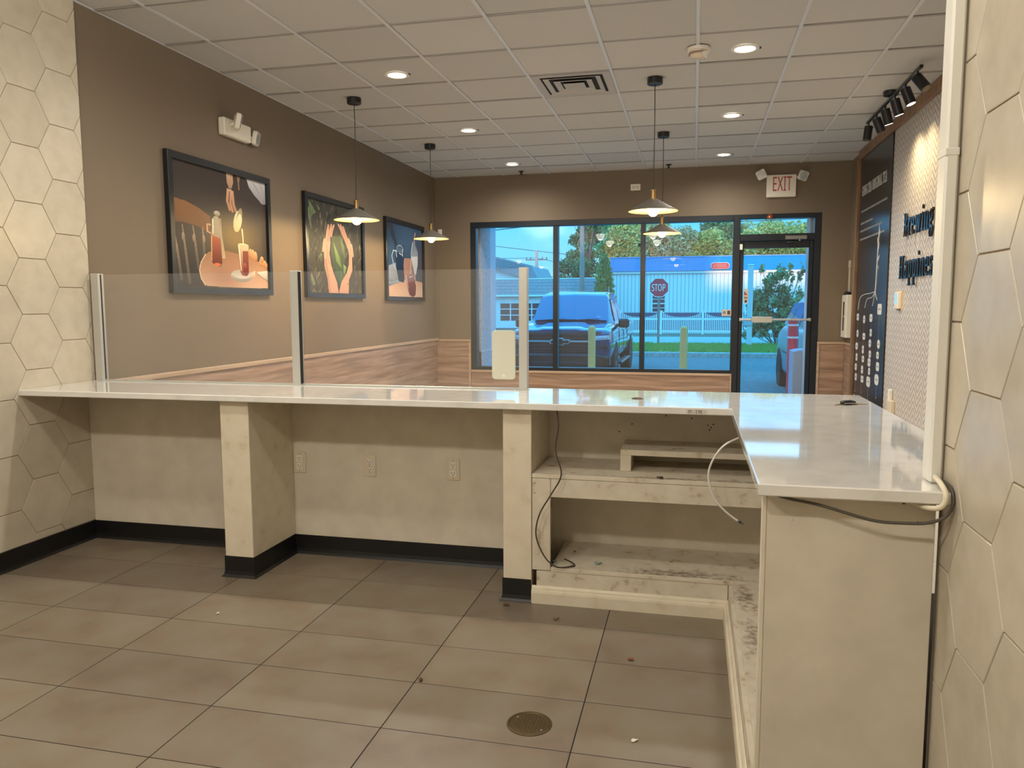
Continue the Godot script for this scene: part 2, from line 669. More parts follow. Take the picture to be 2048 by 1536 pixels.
# ---------------------------------------------------------------- the room
func shell_floor() -> void:
	var fl := shell("floor")
	var s := MB.new()
	s.span(Vector3(XL - 0.3, -0.2, ZK - 0.05), Vector3(1.9, -0.0008, 2.6))
	obj("grout_bed", s, M.grout, fl)
	s = MB.new()
	s.span(Vector3(XLW - 0.3, -0.2, ZB - 0.2), Vector3(XR + 0.2, -0.0035, ZK - 0.05))
	obj("dining_bed", s, M.grout, fl)
	# tiles: 24 by 12 inches
	var tx := 0.6096
	var tz := 0.3048
	var k := 0
	var cache := {}
	for j in range(-11, 7):
		for i in range(-2, 6):
			var x0 := maxf(-2.163 + i * tx + 0.0019, XL)
			var x1 := minf(-2.163 + (i + 1) * tx - 0.0019, 0.57)
			var z1 := -(2.1726 + (j - 1) * tz) - 0.0019
			var z0 := maxf(z1 - tz + 0.0038, ZK)
			if x1 - x0 < 0.01 or z1 - z0 < 0.01:
				continue
			var key := "%.3f %.3f" % [x1 - x0, z1 - z0]
			if not cache.has(key):
				var t := MB.new()
				t.box(Vector3(0, -0.006, 0), Vector3(x1 - x0, 0.012, z1 - z0), 0.0006)
				cache[key] = t.mesh()
			var o := fast("floor_tile", cache[key], M.floor_tile[rng.randi() % 4], fl, k)
			o.position = Vector3((x0 + x1) / 2, 0, (z0 + z1) / 2)
			k += 1
	# the dining room's tiles lie out of sight behind the counter
	var d := MB.new()
	for j in range(6, 27):
		for i in range(-2, 7):
			var x0 := maxf(-2.163 + i * tx + 0.0019, XLW)
			var x1 := minf(-2.163 + (i + 1) * tx - 0.0019, XR)
			var z1 := minf(-(2.1726 + (j - 1) * tz) - 0.0019, ZK - 0.1)
			var z0 := maxf(-(2.1726 + j * tz) + 0.0019, ZB)
			if x1 > x0 + 0.01 and z1 > z0 + 0.01:
				d.span(Vector3(x0, -0.012, z0), Vector3(x1, 0, z1))
	obj("dining_tiles", d, M.dining_tile, fl).set_meta("kind", "stuff")


func shell_ceiling() -> void:
	var c := shell("ceiling")
	var s := MB.new()
	s.span(Vector3(XLW - 0.2, CEIL + 0.03, ZB - 0.2), Vector3(XR + 0.2, CEIL + 0.2, 2.6))
	obj("slab", s, M.ceil_tile[0], c)
	var g := 0.6096
	var xs := [XLW]
	for i in range(-1, 8):
		var x := -2.4476 + i * g
		if x > XLW + 0.05 and x < XR - 0.05:
			xs.append(x)
	xs.append(XR)
	var zs := [2.55]
	for j in range(-12, 8):
		var z := -(5.168 + j * g)
		if z > ZB + 0.05:
			zs.append(z)
	zs.append(ZB)
	var k := 0
	var cache := {}
	for i in xs.size() - 1:
		for j in zs.size() - 1:
			if zs[j] < -5.7 and zs[j] > -5.85 and xs[i] > -1.3 and xs[i] < -1.1:
				continue        # the air diffuser fills this opening
			var w: float = xs[i + 1] - xs[i] - 0.020
			var d: float = zs[j] - zs[j + 1] - 0.020
			var key := "%.2f %.2f" % [w, d]
			if not cache.has(key):
				var t := MB.new()
				t.box(Vector3(0, 0.01, 0), Vector3(w, 0.02, d), 0.003)
				cache[key] = t.mesh()
			var o := fast("ceiling_tile", cache[key], M.ceil_tile[rng.randi() % 3], c, k)
			o.position = Vector3((xs[i] + xs[i + 1]) / 2, CEIL + 0.004 + rnd(0, 0.003), (zs[j] + zs[j + 1]) / 2)
			k += 1
	# T-bar grid
	for i in xs.size():
		var b := MB.new()
		var w := 0.024
		b.span(Vector3(xs[i] - w / 2, CEIL, ZB), Vector3(xs[i] + w / 2, CEIL + 0.006, 2.55), 0.001)
		b.span(Vector3(xs[i] - 0.003, CEIL + 0.004, ZB), Vector3(xs[i] + 0.003, CEIL + 0.03, 2.55))
		obj("main_runner", b, M.tbar, c)
	for j in zs.size():
		var b := MB.new()
		b.span(Vector3(XLW, CEIL + 0.0006, zs[j] - 0.012), Vector3(XR, CEIL + 0.006, zs[j] + 0.012), 0.001)
		b.span(Vector3(XLW, CEIL + 0.004, zs[j] - 0.003), Vector3(XR, CEIL + 0.03, zs[j] + 0.003))
		obj("cross_tee", b, M.tee_shaded, c)


func hex_wall(called: String, x: float, out: float, cy: float, cz: float, z0: float, z1: float, y0: float, y1: float, back: float) -> void:
	# flat-topped hexagonal tiles, 0.289 across the flats, on the plane at x; out is the side that shows
	var w := shell(called)
	var b := MB.new()
	b.span(Vector3(x - out * 0.004, 0, z0), Vector3(x - out * back, CEIL + 0.03, z1))
	obj("wall_core", b, M.hex_grout, w)
	var side := 0.1667
	var flat := 0.2888
	var k := 0
	var clip := PackedVector2Array([Vector2(z0 + 0.001, y0), Vector2(z1 - 0.001, y0), Vector2(z1 - 0.001, y1), Vector2(z0 + 0.001, y1)])
	for i in range(-30, 31):
		for j in range(-14, 15):
			var c := Vector2(cz + i * 1.5 * side, cy + j * flat + (flat / 2 if i % 2 != 0 else 0.0))
			if c.x < z0 - side or c.x > z1 + side or c.y < y0 - side or c.y > y1 + side:
				continue
			var p := PackedVector2Array()
			for e in 6:
				p.append(c + Vector2.from_angle(TAU * e / 6) * (side - 0.0019))
			for r in Geometry2D.intersect_polygons(p, clip):
				if absf(area(r)) < 0.0004:
					continue
				var t := MB.new()
				# local x -> world z, local y -> world y
				if out > 0:
					t.t = Transform3D(Basis(Vector3(0, 0, -1), Vector3.UP, Vector3(1, 0, 0)), Vector3(x, 0, 0))
					var q := PackedVector2Array()
					for v in r:
						q.append(Vector2(-v.x, v.y))
					t.prism(q, -0.009, rnd(-0.0004, 0.0004), 0.0016, false)
				else:
					t.t = Transform3D(Basis(Vector3(0, 0, 1), Vector3.UP, Vector3(-1, 0, 0)), Vector3(x, 0, 0))
					t.prism(r, -0.009, rnd(-0.0004, 0.0004), 0.0016, false)
				fast("hex_tile", t.mesh(), M.hex[rng.randi() % 4], w, k)
				k += 1


func area(p: PackedVector2Array) -> float:
	var a := 0.0
	for i in p.size():
		a += p[i].cross(p[(i + 1) % p.size()])
	return a / 2


func wall_box(called: String, a: Vector3, b: Vector3, m: Material, parent: Node3D = null) -> MeshInstance3D:
	var s := MB.new()
	s.span(a, b)
	var o := obj(called, s, m, parent)
	if parent == null:
		struct(o)
	return o


func shell_walls() -> void:
	# painted left wall of the dining room, tiled left wall of the kitchen
	var wl := shell("wall_left")
	wall_box("painted_face", Vector3(XLW - 0.2, 0, ZB - 0.2), Vector3(XLW, CEIL + 0.03, -3.78), M.brown, wl)
	hex_wall("wall_kitchen_left", XL, 1.0, 1.154, -3.395, -3.78, 2.5, 0.105, CEIL, 0.2)
	hex_wall("wall_kitchen_right", 0.582, -1.0, 1.005, -1.747, -1.978, 2.5, 0.0, CEIL, 0.16)
	wall_box("wall_kitchen_return", Vector3(0.59, 0, -1.976), Vector3(XR + 0.1, CEIL + 0.03, -1.86), M.white)
	var tr := MB.new()
	tr.span(Vector3(0.578, 0, -1.983), Vector3(0.592, CEIL, -1.9765), 0.001)
	struct(obj("trim_1", tr, mat(128, 120, 106, 0.7)))
	wall_box("wall_kitchen_back", Vector3(XL - 0.2, 0, 2.5), Vector3(0.9, CEIL + 0.03, 2.65), M.white)
	# right wall of the dining room: wallcovering, board and wood trim
	var wr := shell("wall_right")
	wall_box("painted_face", Vector3(XR, 0, ZB - 0.2), Vector3(XR + 0.2, CEIL + 0.03, -1.86), M.brown, wr)
	wall_box("wallcovering", Vector3(XR - 0.004, 0.0, -7.93), Vector3(XR + 0.001, 2.925, -1.98), M.herring, wr)
	var b := MB.new()
	b.span(Vector3(XR - 0.035, 2.925, -9.40), Vector3(XR + 0.001, CEIL - 0.004, -1.98), 0.003)
	struct(obj("trim_2", b, M.dark_wood))
	b = MB.new()
	b.span(Vector3(XR - 0.045, 0, -9.42), Vector3(XR + 0.001, 2.925, -9.335), 0.003)
	struct(obj("trim_3", b, M.dark_wood))
	# half wall that carries the counter
	wall_box("wall_counter", Vector3(XL + 0.001, 0, ZK - 0.12), Vector3(0.763, 0.8815, ZK), M.panel)
	# black cove base
	base("baseboard_left", [Vector2(XL, 2.4), Vector2(XL, ZK), Vector2(-2.242, ZK)])
	base("baseboard_counter", [Vector2(-2.088, ZK), Vector2(-0.82, ZK)])
	# wood wainscot with its cap rail: left, back and right
	var wa := shell("trim_4")
	var n := 0
	for z in [[-9.95, -8.2], [-8.2, -6.1], [-6.1, -3.85]]:
		var p := MB.new()
		p.span(Vector3(XLW, 0, z[0] + 0.001), Vector3(XLW + 0.012, 0.872, z[1] - 0.001), 0.002)
		obj("wainscot_panel", p, M.laminate, wa)
	var r := MB.new()
	r.span(Vector3(XLW, 0.872, ZB), Vector3(XLW + 0.026, 0.905, -3.85), 0.004)
	obj("cap_rail", r, M.rail_wood, wa)
	var wb := shell("trim_5")
	for x in [[-3.373, -3.30], [-3.298, -2.93], [-2.9, 0.452], [1.468, 1.768]]:
		var p := MB.new()
		p.span(Vector3(x[0], 0, ZB), Vector3(x[1], 0.452 if x[0] == -2.9 else 0.862, ZB + 0.012), 0.002)
		obj("wainscot_panel", p, M.laminate, wb)
	for x in [[-3.36, -2.9, 0.862, 0.89], [-2.9, 0.456, 0.452, 0.484], [1.46, 1.77, 0.862, 0.89]]:
		var p := MB.new()
		p.span(Vector3(x[0], x[2], ZB), Vector3(x[1], x[3], ZB + 0.028), 0.004)
		obj("cap_rail", p, M.rail_wood, wb)
	var e := MB.new()
	e.span(Vector3(-2.93, 0, ZB), Vector3(-2.903, 0.862, ZB + 0.022), 0.002)
	e.span(Vector3(1.462, 0, ZB), Vector3(1.488, 0.862, ZB + 0.022), 0.002)
	e.span(Vector3(0.452, 0, ZB), Vector3(0.47, 0.484, ZB + 0.022), 0.002)
	obj("edge_strip", e, M.rail_wood, wb)
	var wc := shell("trim_6")
	var p2 := MB.new()
	p2.span(Vector3(XR - 0.012, 0, ZB + 0.014), Vector3(XR, 0.862, -9.425), 0.002)
	obj("wainscot_panel", p2, M.laminate, wc)
	p2 = MB.new()
	p2.span(Vector3(XR - 0.026, 0.862, ZB + 0.03), Vector3(XR, 0.89, -9.425), 0.004)
	obj("cap_rail", p2, M.rail_wood, wc)


func base(called: String, path: Array, h := 0.102) -> void:      # cove base: a strip with a toe that runs out on to the floor
	var b := MB.new()
	cove(b, path, h)
	struct(obj(called, b, M.cove))


func cove(b: MB, path: Array, h := 0.102) -> void:    # path on the floor; the room lies to the left of it, looked at from above with x right and z down
	var pr := [Vector2(0.0, h), Vector2(0.004, h), Vector2(0.0045, 0.03), Vector2(0.008, 0.012), Vector2(0.016, 0.003), Vector2(0.017, 0.0005)]
	var rings := []
	for i in path.size():
		var d0: Vector2 = (path[i] - path[i - 1]).normalized() if i > 0 else Vector2.ZERO
		var d1: Vector2 = (path[i + 1] - path[i]).normalized() if i < path.size() - 1 else Vector2.ZERO
		var n0 := Vector2(-d0.y, d0.x)
		var n1 := Vector2(-d1.y, d1.x)
		var m: Vector2 = n0 + n1
		if d0 != Vector2.ZERO and d1 != Vector2.ZERO:
			m = (n0 + n1) * (1.0 / maxf(0.3, 0.5 * (n0 + n1).length_squared()))
		var ring := []
		for q in pr:
			ring.append(Vector3(path[i].x + m.x * q.x, q.y, path[i].y + m.y * q.x))
		rings.append(ring)
	for i in rings.size() - 1:
		for k in pr.size() - 1:
			var A: Array = rings[i]
			var B: Array = rings[i + 1]
			b.quad(A[k], A[k + 1], B[k + 1], B[k])


func shell_front() -> void:
	# storefront wall with the long window and the door
	var w := shell("wall_back")
	wall_box("painted_face", Vector3(XLW, 2.428, ZB - 0.2), Vector3(XR, CEIL + 0.03, ZB), M.brown, w)
	wall_box("painted_face", Vector3(XLW, 0, ZB - 0.2), Vector3(-2.897, 2.428, ZB), M.brown, w)
	wall_box("painted_face", Vector3(1.465, 0, ZB - 0.2), Vector3(XR, 2.428, ZB), M.brown, w)
	wall_box("sill_wall", Vector3(-2.897, -0.2, ZB - 0.2), Vector3(0.455, 0.482, ZB), M.brown, w)
	var zf := ZB - 0.13
	var zn := ZB + 0.004
	var win := shell("window_1")
	var bars := {"head": [Vector3(-2.9, 2.362, zf), Vector3(0.4518, 2.432, zn)], "sill": [Vector3(-2.9, 0.482, zf), Vector3(0.4518, 0.527, zn)],
		"jamb": [Vector3(-2.9, 0.527, zf), Vector3(-2.826, 2.362, zn)], "mullion": [Vector3(-1.788, 0.527, zf), Vector3(-1.727, 2.362, zn)],
		"mullion_b": [Vector3(-0.669, 0.527, zf), Vector3(-0.610, 2.362, zn)]}
	for k in bars:
		var b := MB.new()
		b.span(bars[k][0], bars[k][1], 0.003)
		obj("mullion" if k == "mullion_b" else k, b, M.frame_metal, win)
	for x in [[-2.826, -1.788], [-1.727, -0.669], [-0.610, 0.452]]:
		var g := MB.new()
		g.span(Vector3(x[0], 0.527, ZB - 0.075), Vector3(x[1], 2.362, ZB - 0.069))
		obj("pane", g, M.window_glass, win)
	# door frame, transom and leaf
	var d := shell("door_1")
	for s in [[Vector3(0.452, -0.2, zf), Vector3(0.535, 2.432, zn)], [Vector3(1.39, -0.2, zf), Vector3(1.466, 2.432, zn)], [Vector3(0.535, 2.381, zf), Vector3(1.39, 2.432, zn)], [Vector3(0.535, 2.112, zf), Vector3(1.39, 2.193, zn)]]:
		var b := MB.new()
		b.span(s[0], s[1], 0.003)
		obj("door_frame", b, M.frame_metal, d)
	var tg := MB.new()
	tg.span(Vector3(0.535, 2.193, ZB - 0.075), Vector3(1.39, 2.381, ZB - 0.069))
	obj("transom_pane", tg, M.window_glass, d)
	for s in [[Vector3(0.537, 0.005, ZB - 0.09), Vector3(0.583, 2.109, ZB - 0.04)], [Vector3(1.338, 0.005, ZB - 0.09), Vector3(1.388, 2.109, ZB - 0.04)]]:
		var b := MB.new()
		b.span(s[0], s[1], 0.003)
		obj("stile", b, M.frame_metal, d)
	for s in [[Vector3(0.583, 2.026, ZB - 0.09), Vector3(1.338, 2.109, ZB - 0.04)], [Vector3(0.583, 0.005, ZB - 0.09), Vector3(1.338, 0.23, ZB - 0.04)]]:
		var b := MB.new()
		b.span(s[0], s[1], 0.003)
		obj("rail", b, M.frame_metal, d)
	var dg := MB.new()
	dg.span(Vector3(0.583, 0.23, ZB - 0.068), Vector3(1.338, 2.026, ZB - 0.062))
	obj("door_pane", dg, M.window_glass, d)
	var bar := MB.new()
	bar.cyl(Vector3(0.555, 1.157, ZB + 0.03), Vector3(1.372, 1.157, ZB + 0.03), 0.014, 12, 0.003)
	bar.box(Vector3(0.811, 1.156, ZB + 0.025), Vector3(0.25, 0.076, 0.05), 0.008)
	for x in [0.56, 1.366]:
		bar.box(Vector3(x, 1.157, ZB - 0.005), Vector3(0.03, 0.04, 0.07), 0.004)
	obj("push_bar", bar, M.alu, d)
	var cl := MB.new()
	cl.box(Vector3(1.18, 2.142, ZB + 0.032), Vector3(0.245, 0.05, 0.055), 0.008)
	cl.box(Vector3(1.06, 2.142, ZB + 0.03), Vector3(0.012, 0.056, 0.05), 0.003)
	cl.cyl(Vector3(1.22, 2.10, ZB + 0.035), Vector3(1.22, 2.16, ZB + 0.035), 0.016, 12)
	cl.t = Transform3D(Basis(Vector3.UP, 0.5), Vector3(1.16, 2.09, ZB + 0.0))
	cl.box(Vector3(0, 0, 0), Vector3(0.17, 0.012, 0.02), 0.003)
	obj("door_closer", cl, M.steel, d)
	# small things on the glass and frame
	var t := sticker(Vector3(0.62, 1.445, ZB - 0.058), Vector2(0.054, 0.175), Color8(206, 196, 176), [[0.16, 0.80, 0.5, 0.66, Color8(70, 100, 84)], [0.14, 0.55, 0.8, 0.68, Color8(190, 60, 56)], [0.14, 0.3, 0.9, 0.46, Color8(160, 120, 90)], [0.3, 0.05, 0.8, 0.22, Color8(60, 64, 60)]])
	tag(t, "narrow strip of card and hours stickers on the door glass above the push bar", "sticker")
	t = sticker(Vector3(0.395, 1.24, ZB - 0.064), Vector2(0.115, 0.08), Color8(202, 188, 172), [[0.14, 0.3, 0.45, 0.75, Color8(120, 130, 140)], [0.6, 0.2, 0.9, 0.8, Color8(60, 70, 96)]])
	tag(t, "small beige sticker at the lower right of the third window pane", "sticker")
	var b2 := MB.new()
	b2.box(Vector3(0.548, 2.04, ZB + 0.016), Vector3(0.034, 0.07, 0.024), 0.004)
	tag(obj("alarm_contact", b2, M.pvc), "small white alarm contact at the top left corner of the glass door", "sensor")
	var bell := thing("shop_bell", "copper coloured little bell on the frame over the transom window", "bell", Vector3(0.875, 2.40, ZB + 0.05))
	var q := MB.new()
	q.lathe([Vector2(0.045, -0.03), Vector2(0.046, -0.02), Vector2(0.038, 0.005), Vector2(0.02, 0.02), Vector2(0, 0.023)], 18)
	q.lathe([Vector2(0, -0.031), Vector2(0.045, -0.03)], 18)
	obj("dome", q, M.copper, bell)
	q = MB.new()
	q.box(Vector3(0, 0.028, -0.02), Vector3(0.03, 0.014, 0.06), 0.003)
	obj("bracket", q, M.chrome, bell)


func sticker(at: Vector3, size: Vector2, paper: Color, marks: Array) -> MeshInstance3D:
	var im := Image.create(64, int(64 * size.y / size.x), false, Image.FORMAT_RGB8)
	im.fill(paper)
	var H := im.get_height()
	for m in marks:
		im.fill_rect(Rect2i(int(m[0] * 64), int((1 - m[3]) * H), int((m[2] - m[0]) * 64), int((m[3] - m[1]) * H)), m[4])
	var mt := StandardMaterial3D.new()
	mt.albedo_texture = ImageTexture.create_from_image(im)
	mt.roughness = 0.6
	var b := MB.new()
	var x := size.x / 2
	var y := size.y / 2
	b.quad(Vector3(-x, -y, 0.001), Vector3(x, -y, 0.001), Vector3(x, y, 0.001), Vector3(-x, y, 0.001), true)
	b.quad(Vector3(x, -y, 0), Vector3(-x, -y, 0), Vector3(-x, y, 0), Vector3(x, y, 0))
	var o := obj("sticker", b, mt)
	o.position = at
	return o


# ---------------------------------------------------------------- counter and what it is made of
func counter() -> void:
	# L-shaped quartz top
	var p := PackedVector2Array([Vector2(XL, -3.87), Vector2(0.763, -3.87), Vector2(0.763, -1.982), Vector2(0.572, -1.982), Vector2(0.572, -1.884), Vector2(0.157, -1.884), Vector2(0.157, -3.255), Vector2(XL, -3.255)])
	var b := MB.new()
	b.t = Transform3D(Basis(Vector3(1, 0, 0), Vector3(0, 0, 1), Vector3(0, -1, 0)), Vector3(0, 0.912, 0))
	b.prism(p, 0.0, 0.030, 0.003)
	tag(obj("countertop", b, M.quartz), "polished white quartz countertop turning an L along the half wall to the front", "countertop")
	# support piers
	var names := ["white support pier between the two open bays left of the outlets", "white support pier beside the open shelf cabinet"]
	var k := 0
	for x in [[-2.242, -2.088], [-0.82, -0.69]]:
		var t := thing("support_pier", names[k], "pier", Vector3((x[0] + x[1]) / 2, 0, (-3.305 + ZK) / 2), 0, "piers under the counter")
		var h: float = (x[1] - x[0]) / 2
		var body := MB.new()
		body.span(Vector3(-h, 0, ZK + 0.001 - t.position.z), Vector3(h, 0.8815, -3.305 - t.position.z), 0.002)
		obj("body", body, M.worn, t)
		var c := MB.new()
		var z1 := -3.305 - t.position.z
		var z0 := ZK - t.position.z
		if k == 0:
			cove(c, [Vector2(-h, z0), Vector2(-h, z1), Vector2(h, z1), Vector2(h, z0)], 0.104)
			c = MB.new()
			cove(c, [Vector2(-h, z0 + 0.002), Vector2(-h, z1), Vector2(h, z1), Vector2(h, z0 + 0.002)], 0.104)
		else:
			cove(c, [Vector2(-h, z0 + 0.002), Vector2(-h, z1), Vector2(h, z1)], 0.104)
		obj("cove_base", c, M.cove, t)
		k += 1
	# open shelf cabinet in the corner of the L
	var cab := thing("shelf_cabinet", "worn white built-in open shelf cabinet under the corner of the counter", "cabinet", Vector3(0, 0, 0))
	var F := -3.31
	var parts := {
		"stile": [[Vector3(-0.688, 0.150, F - 0.018), Vector3(-0.605, 0.570, F)]],
		"rail": [[Vector3(-0.6035, 0.487, F - 0.018), Vector3(0.56, 0.570, F)]],
		"deck": [[Vector3(-0.688, 0.5715, ZK + 0.002), Vector3(0.56, 0.590, F + 0.002)]],
		"bottom_shelf": [[Vector3(-0.603, 0.147, ZK + 0.002), Vector3(0.56, 0.165, F + 0.002)], [Vector3(0.182, 0.147, F + 0.002), Vector3(0.56, 0.165, -1.972)]],
		"side_panel": [[Vector3(-0.688, 0.150, ZK + 0.002), Vector3(-0.67, 0.570, F - 0.019)]],
		"riser_top": [[Vector3(-0.31, 0.662, ZK + 0.002), Vector3(0.50, 0.688, -3.45)]],
		"riser_leg": [[Vector3(-0.31, 0.5905, ZK + 0.002), Vector3(-0.262, 0.6615, -3.45)], [Vector3(0.455, 0.5905, ZK + 0.002), Vector3(0.50, 0.6615, -3.45)]],
		"toe_kick": [[Vector3(-0.668, 0.0, F - 0.018), Vector3(0.165, 0.1465, F - 0.001)], [Vector3(0.167, 0.0, F - 0.018), Vector3(0.184, 0.1465, -1.972)]],
		"cabinet_back": [[Vector3(-0.688, 0.0, ZK + 0.0005), Vector3(0.56, 0.881, ZK + 0.0018)]],
	}
	for n in parts:
		for s in parts[n]:
			b = MB.new()
			b.span(s[0], s[1], 0.0015)
			obj(n, b, M.panel if n == "cabinet_back" else M.dirty, cab)
	# base moulding with a rounded top edge, mitred into the corner
	var prof := [Vector2(0.0, 0.0), Vector2(0.019, 0.0), Vector2(0.0195, 0.048), Vector2(0.017, 0.058), Vector2(0.0105, 0.062), Vector2(0.009, 0.070), Vector2(0.004, 0.078), Vector2(0.0, 0.079)]
	var A := []
	var B := []
	var C := []
	for q in prof:
		A.append(Vector3(-0.688, q.y, F + q.x))
		B.append(Vector3(0.166 - q.x, q.y, F + q.x))
		C.append(Vector3(0.166 - q.x, q.y, -1.985))
	b = MB.new()
	A.reverse()
	B.reverse()
	C.reverse()
	b.loft([A, B], true, true, false)
	obj("moulding", b, M.worn, cab)
	b = MB.new()
	b.loft([B, C], true, true, false)
	obj("moulding", b, M.worn, cab)
	var holes := MB.new()
	for q in [[-0.676, 0.548], [-0.676, 0.503]]:
		holes.cyl(Vector3(q[0], q[1], F - 0.003), Vector3(q[0], q[1], F + 0.0006), 0.0026, 8)
	for q in [[-0.56, 0.868], [-0.49, 0.862], [-0.42, 0.855], [-0.36, 0.857], [-0.29, 0.853], [-0.28, 0.765], [-0.34, 0.726], [0.0, 0.80], [-0.12, 0.81], [0.075, 0.77], [0.09, 0.76], [0.10, 0.775], [0.083, 0.748]]:
		holes.cyl(Vector3(q[0], q[1], ZK), Vector3(q[0], q[1], ZK + 0.0026), 0.0035, 8)
	obj("screw_hole", holes, M.slot, cab).set_meta("kind", "stuff")
	# dirt left on the shelf: brown run along its front edge, smudges by the return
	stain(cab, Vector3(-0.05, 0.1656, -3.36), Vector2(0.56, 0.09), 3, Color8(92, 62, 40))
	stain(cab, Vector3(0.02, 0.1658, -3.325), Vector2(0.70, 0.03), 4, Color8(60, 42, 30))
	stain(cab, Vector3(0.225, 0.1656, -3.12), Vector2(0.09, 0.30), 5, Color8(104, 76, 50))
	stain(cab, Vector3(0.23, 0.1656, -2.75), Vector2(0.08, 0.34), 6, Color8(128, 102, 76))
	stain(cab, Vector3(0.0, 0.5904, -3.335), Vector2(0.95, 0.045), 7, Color8(112, 88, 64))
	# end panel of the return
	var ep := thing("end_panel", "tall plain cream end panel closing the front end of the counter", "panel", Vector3(0.37, 0, -1.96))
	b = MB.new()
	b.span(Vector3(-0.185, 0, -0.009), Vector3(0.193, 0.8815, 0.009), 0.0015)
	obj("board", b, M.panel, ep)
	b = MB.new()
	b.span(Vector3(-0.197, 0, -0.0105), Vector3(-0.1855, 0.8815, 0.0095), 0.0015)
	obj("edge_strip", b, M.white, ep)
	b = MB.new()
	b.cyl(Vector3(-0.128, 0.812, 0.008), Vector3(-0.128, 0.812, 0.0104), 0.0045, 14, 0.0008)
	obj("screw_cap", b, M.panel, ep)
	b = MB.new()
	b.cyl(Vector3(0.155, 0.822, 0.008), Vector3(0.155, 0.822, 0.0094), 0.0022, 8)
	b.cyl(Vector3(0.122, 0.868, 0.008), Vector3(0.122, 0.868, 0.012), 0.004, 8)
	obj("screw_hole", b, M.slot, ep).set_meta("kind", "stuff")
	# glass guard on the counter
	var g := thing("sneeze_guard", "glass sneeze guard with aluminium posts standing along the counter", "glass guard", Vector3(0, 0.912, -3.78))
	for x in [[-2.098, -2.050], [-0.848, -0.806], [-3.345, -3.295]]:
		b = MB.new()
		b.span(Vector3(x[0], 0, -0.022), Vector3(x[1], 0.612, 0.022), 0.002)
		obj("post", b, M.alu, g)
		b = MB.new()
		b.span(Vector3(x[0] - 0.004, 0, -0.026), Vector3(x[1] + 0.004, 0.004, 0.026), 0.001)
		obj("post_foot", b, M.alu, g)
	for x in [[-3.294, -2.099], [-2.049, -0.849]]:
		b = MB.new()
		b.span(Vector3(x[0], 0.009, -0.003), Vector3(x[1], 0.607, 0.003), 0.0006)
		obj("glass_pane", b, M.glass, g)
		b = MB.new()
		b.span(Vector3(x[0], 0.0, -0.009), Vector3(x[1], 0.0085, 0.009), 0.001)
		obj("channel", b, M.alu, g)
	for q in [[-3.297, -3.2945, 0.006], [-2.0495, -2.047, 0.0225]]:
		b = MB.new()
		b.span(Vector3(q[0], 0.01, -0.005), Vector3(q[1], 0.606, q[2]))
		obj("gasket", b, M.slot, g)
	# flat plate hung on the glass
	var pl := thing("plastic_plate", "pale rounded rectangular plastic plate fixed to the glass beside the last post", "plate", Vector3(-0.928, 1.088, -3.769))
	b = MB.new()
	b.prism(round_rect(0.121, 0.247, 0.018), -0.006, 0.006, 0.002)
	obj("plate_body", b, mat(206, 206, 188, 0.4), pl)
	b = MB.new()
	b.cyl(Vector3(0.0, -0.105, 0.005), Vector3(0, -0.105, 0.0072), 0.008, 16, 0.001)
	obj("button", b, M.pvc, pl)
	# cable raceway up the wall's end
	var rw := thing("cable_raceway", "white plastic cable raceway rising from the counter along the tiled wall's corner", "raceway", Vector3(0.5655, 0.912, -2.0))
	for y in [[0.001, 0.765], [0.766, 2.108]]:
		b = MB.new()
		b.span(Vector3(-0.0165, y[0], -0.03), Vector3(0.0125, y[1], 0.03), 0.005)
		obj("cover", b, M.pvc, rw)
	b = MB.new()
	b.span(Vector3(-0.018, 0.757, -0.0315), Vector3(0.0125, 0.775, 0.0315), 0.002)
	obj("joint_clip", b, M.pvc, rw)


func stain(parent: Node3D, c: Vector3, size: Vector2, seed_: int, col: Color) -> void:
	var f := FastNoiseLite.new()
	f.seed = seed_
	f.frequency = 0.03
	f.fractal_octaves = 5
	var W := 128
	var H := 64
	var im := Image.create(W, H, false, Image.FORMAT_RGBA8)
	for y in H:
		for x in W:
			var d := 1.0 - Vector2((x + 0.5) / W * 2 - 1, (y + 0.5) / H * 2 - 1).length()
			var a := clampf(d * 0.8 + f.get_noise_2d(x * size.x / W * 900.0, y * size.y / H * 900.0) * 0.9 - 0.05, 0, 1)
			im.set_pixel(x, y, Color(col.r, col.g, col.b, a * 0.45))
	var m := StandardMaterial3D.new()
	m.albedo_texture = ImageTexture.create_from_image(im)
	m.transparency = BaseMaterial3D.TRANSPARENCY_ALPHA
	m.roughness = 0.7
	var b := MB.new()
	var x := size.x / 2
	var z := size.y / 2
	b.quad(c + Vector3(-x, 0, z), c + Vector3(x, 0, z), c + Vector3(x, 0, -z), c + Vector3(-x, 0, -z), true)
	obj("dirt_stain", b, m, parent).set_meta("kind", "stuff")


func round_rect(w: float, h: float, r: float, n := 6) -> PackedVector2Array:
	var p := PackedVector2Array()
	for c in [[w / 2 - r, h / 2 - r, 0.0], [-w / 2 + r, h / 2 - r, PI / 2], [-w / 2 + r, -h / 2 + r, PI], [w / 2 - r, -h / 2 + r, PI * 1.5]]:
		for i in n + 1:
			p.append(Vector2(c[0], c[1]) + Vector2.from_angle(c[2] + PI / 2 * i / n) * r)
	return p


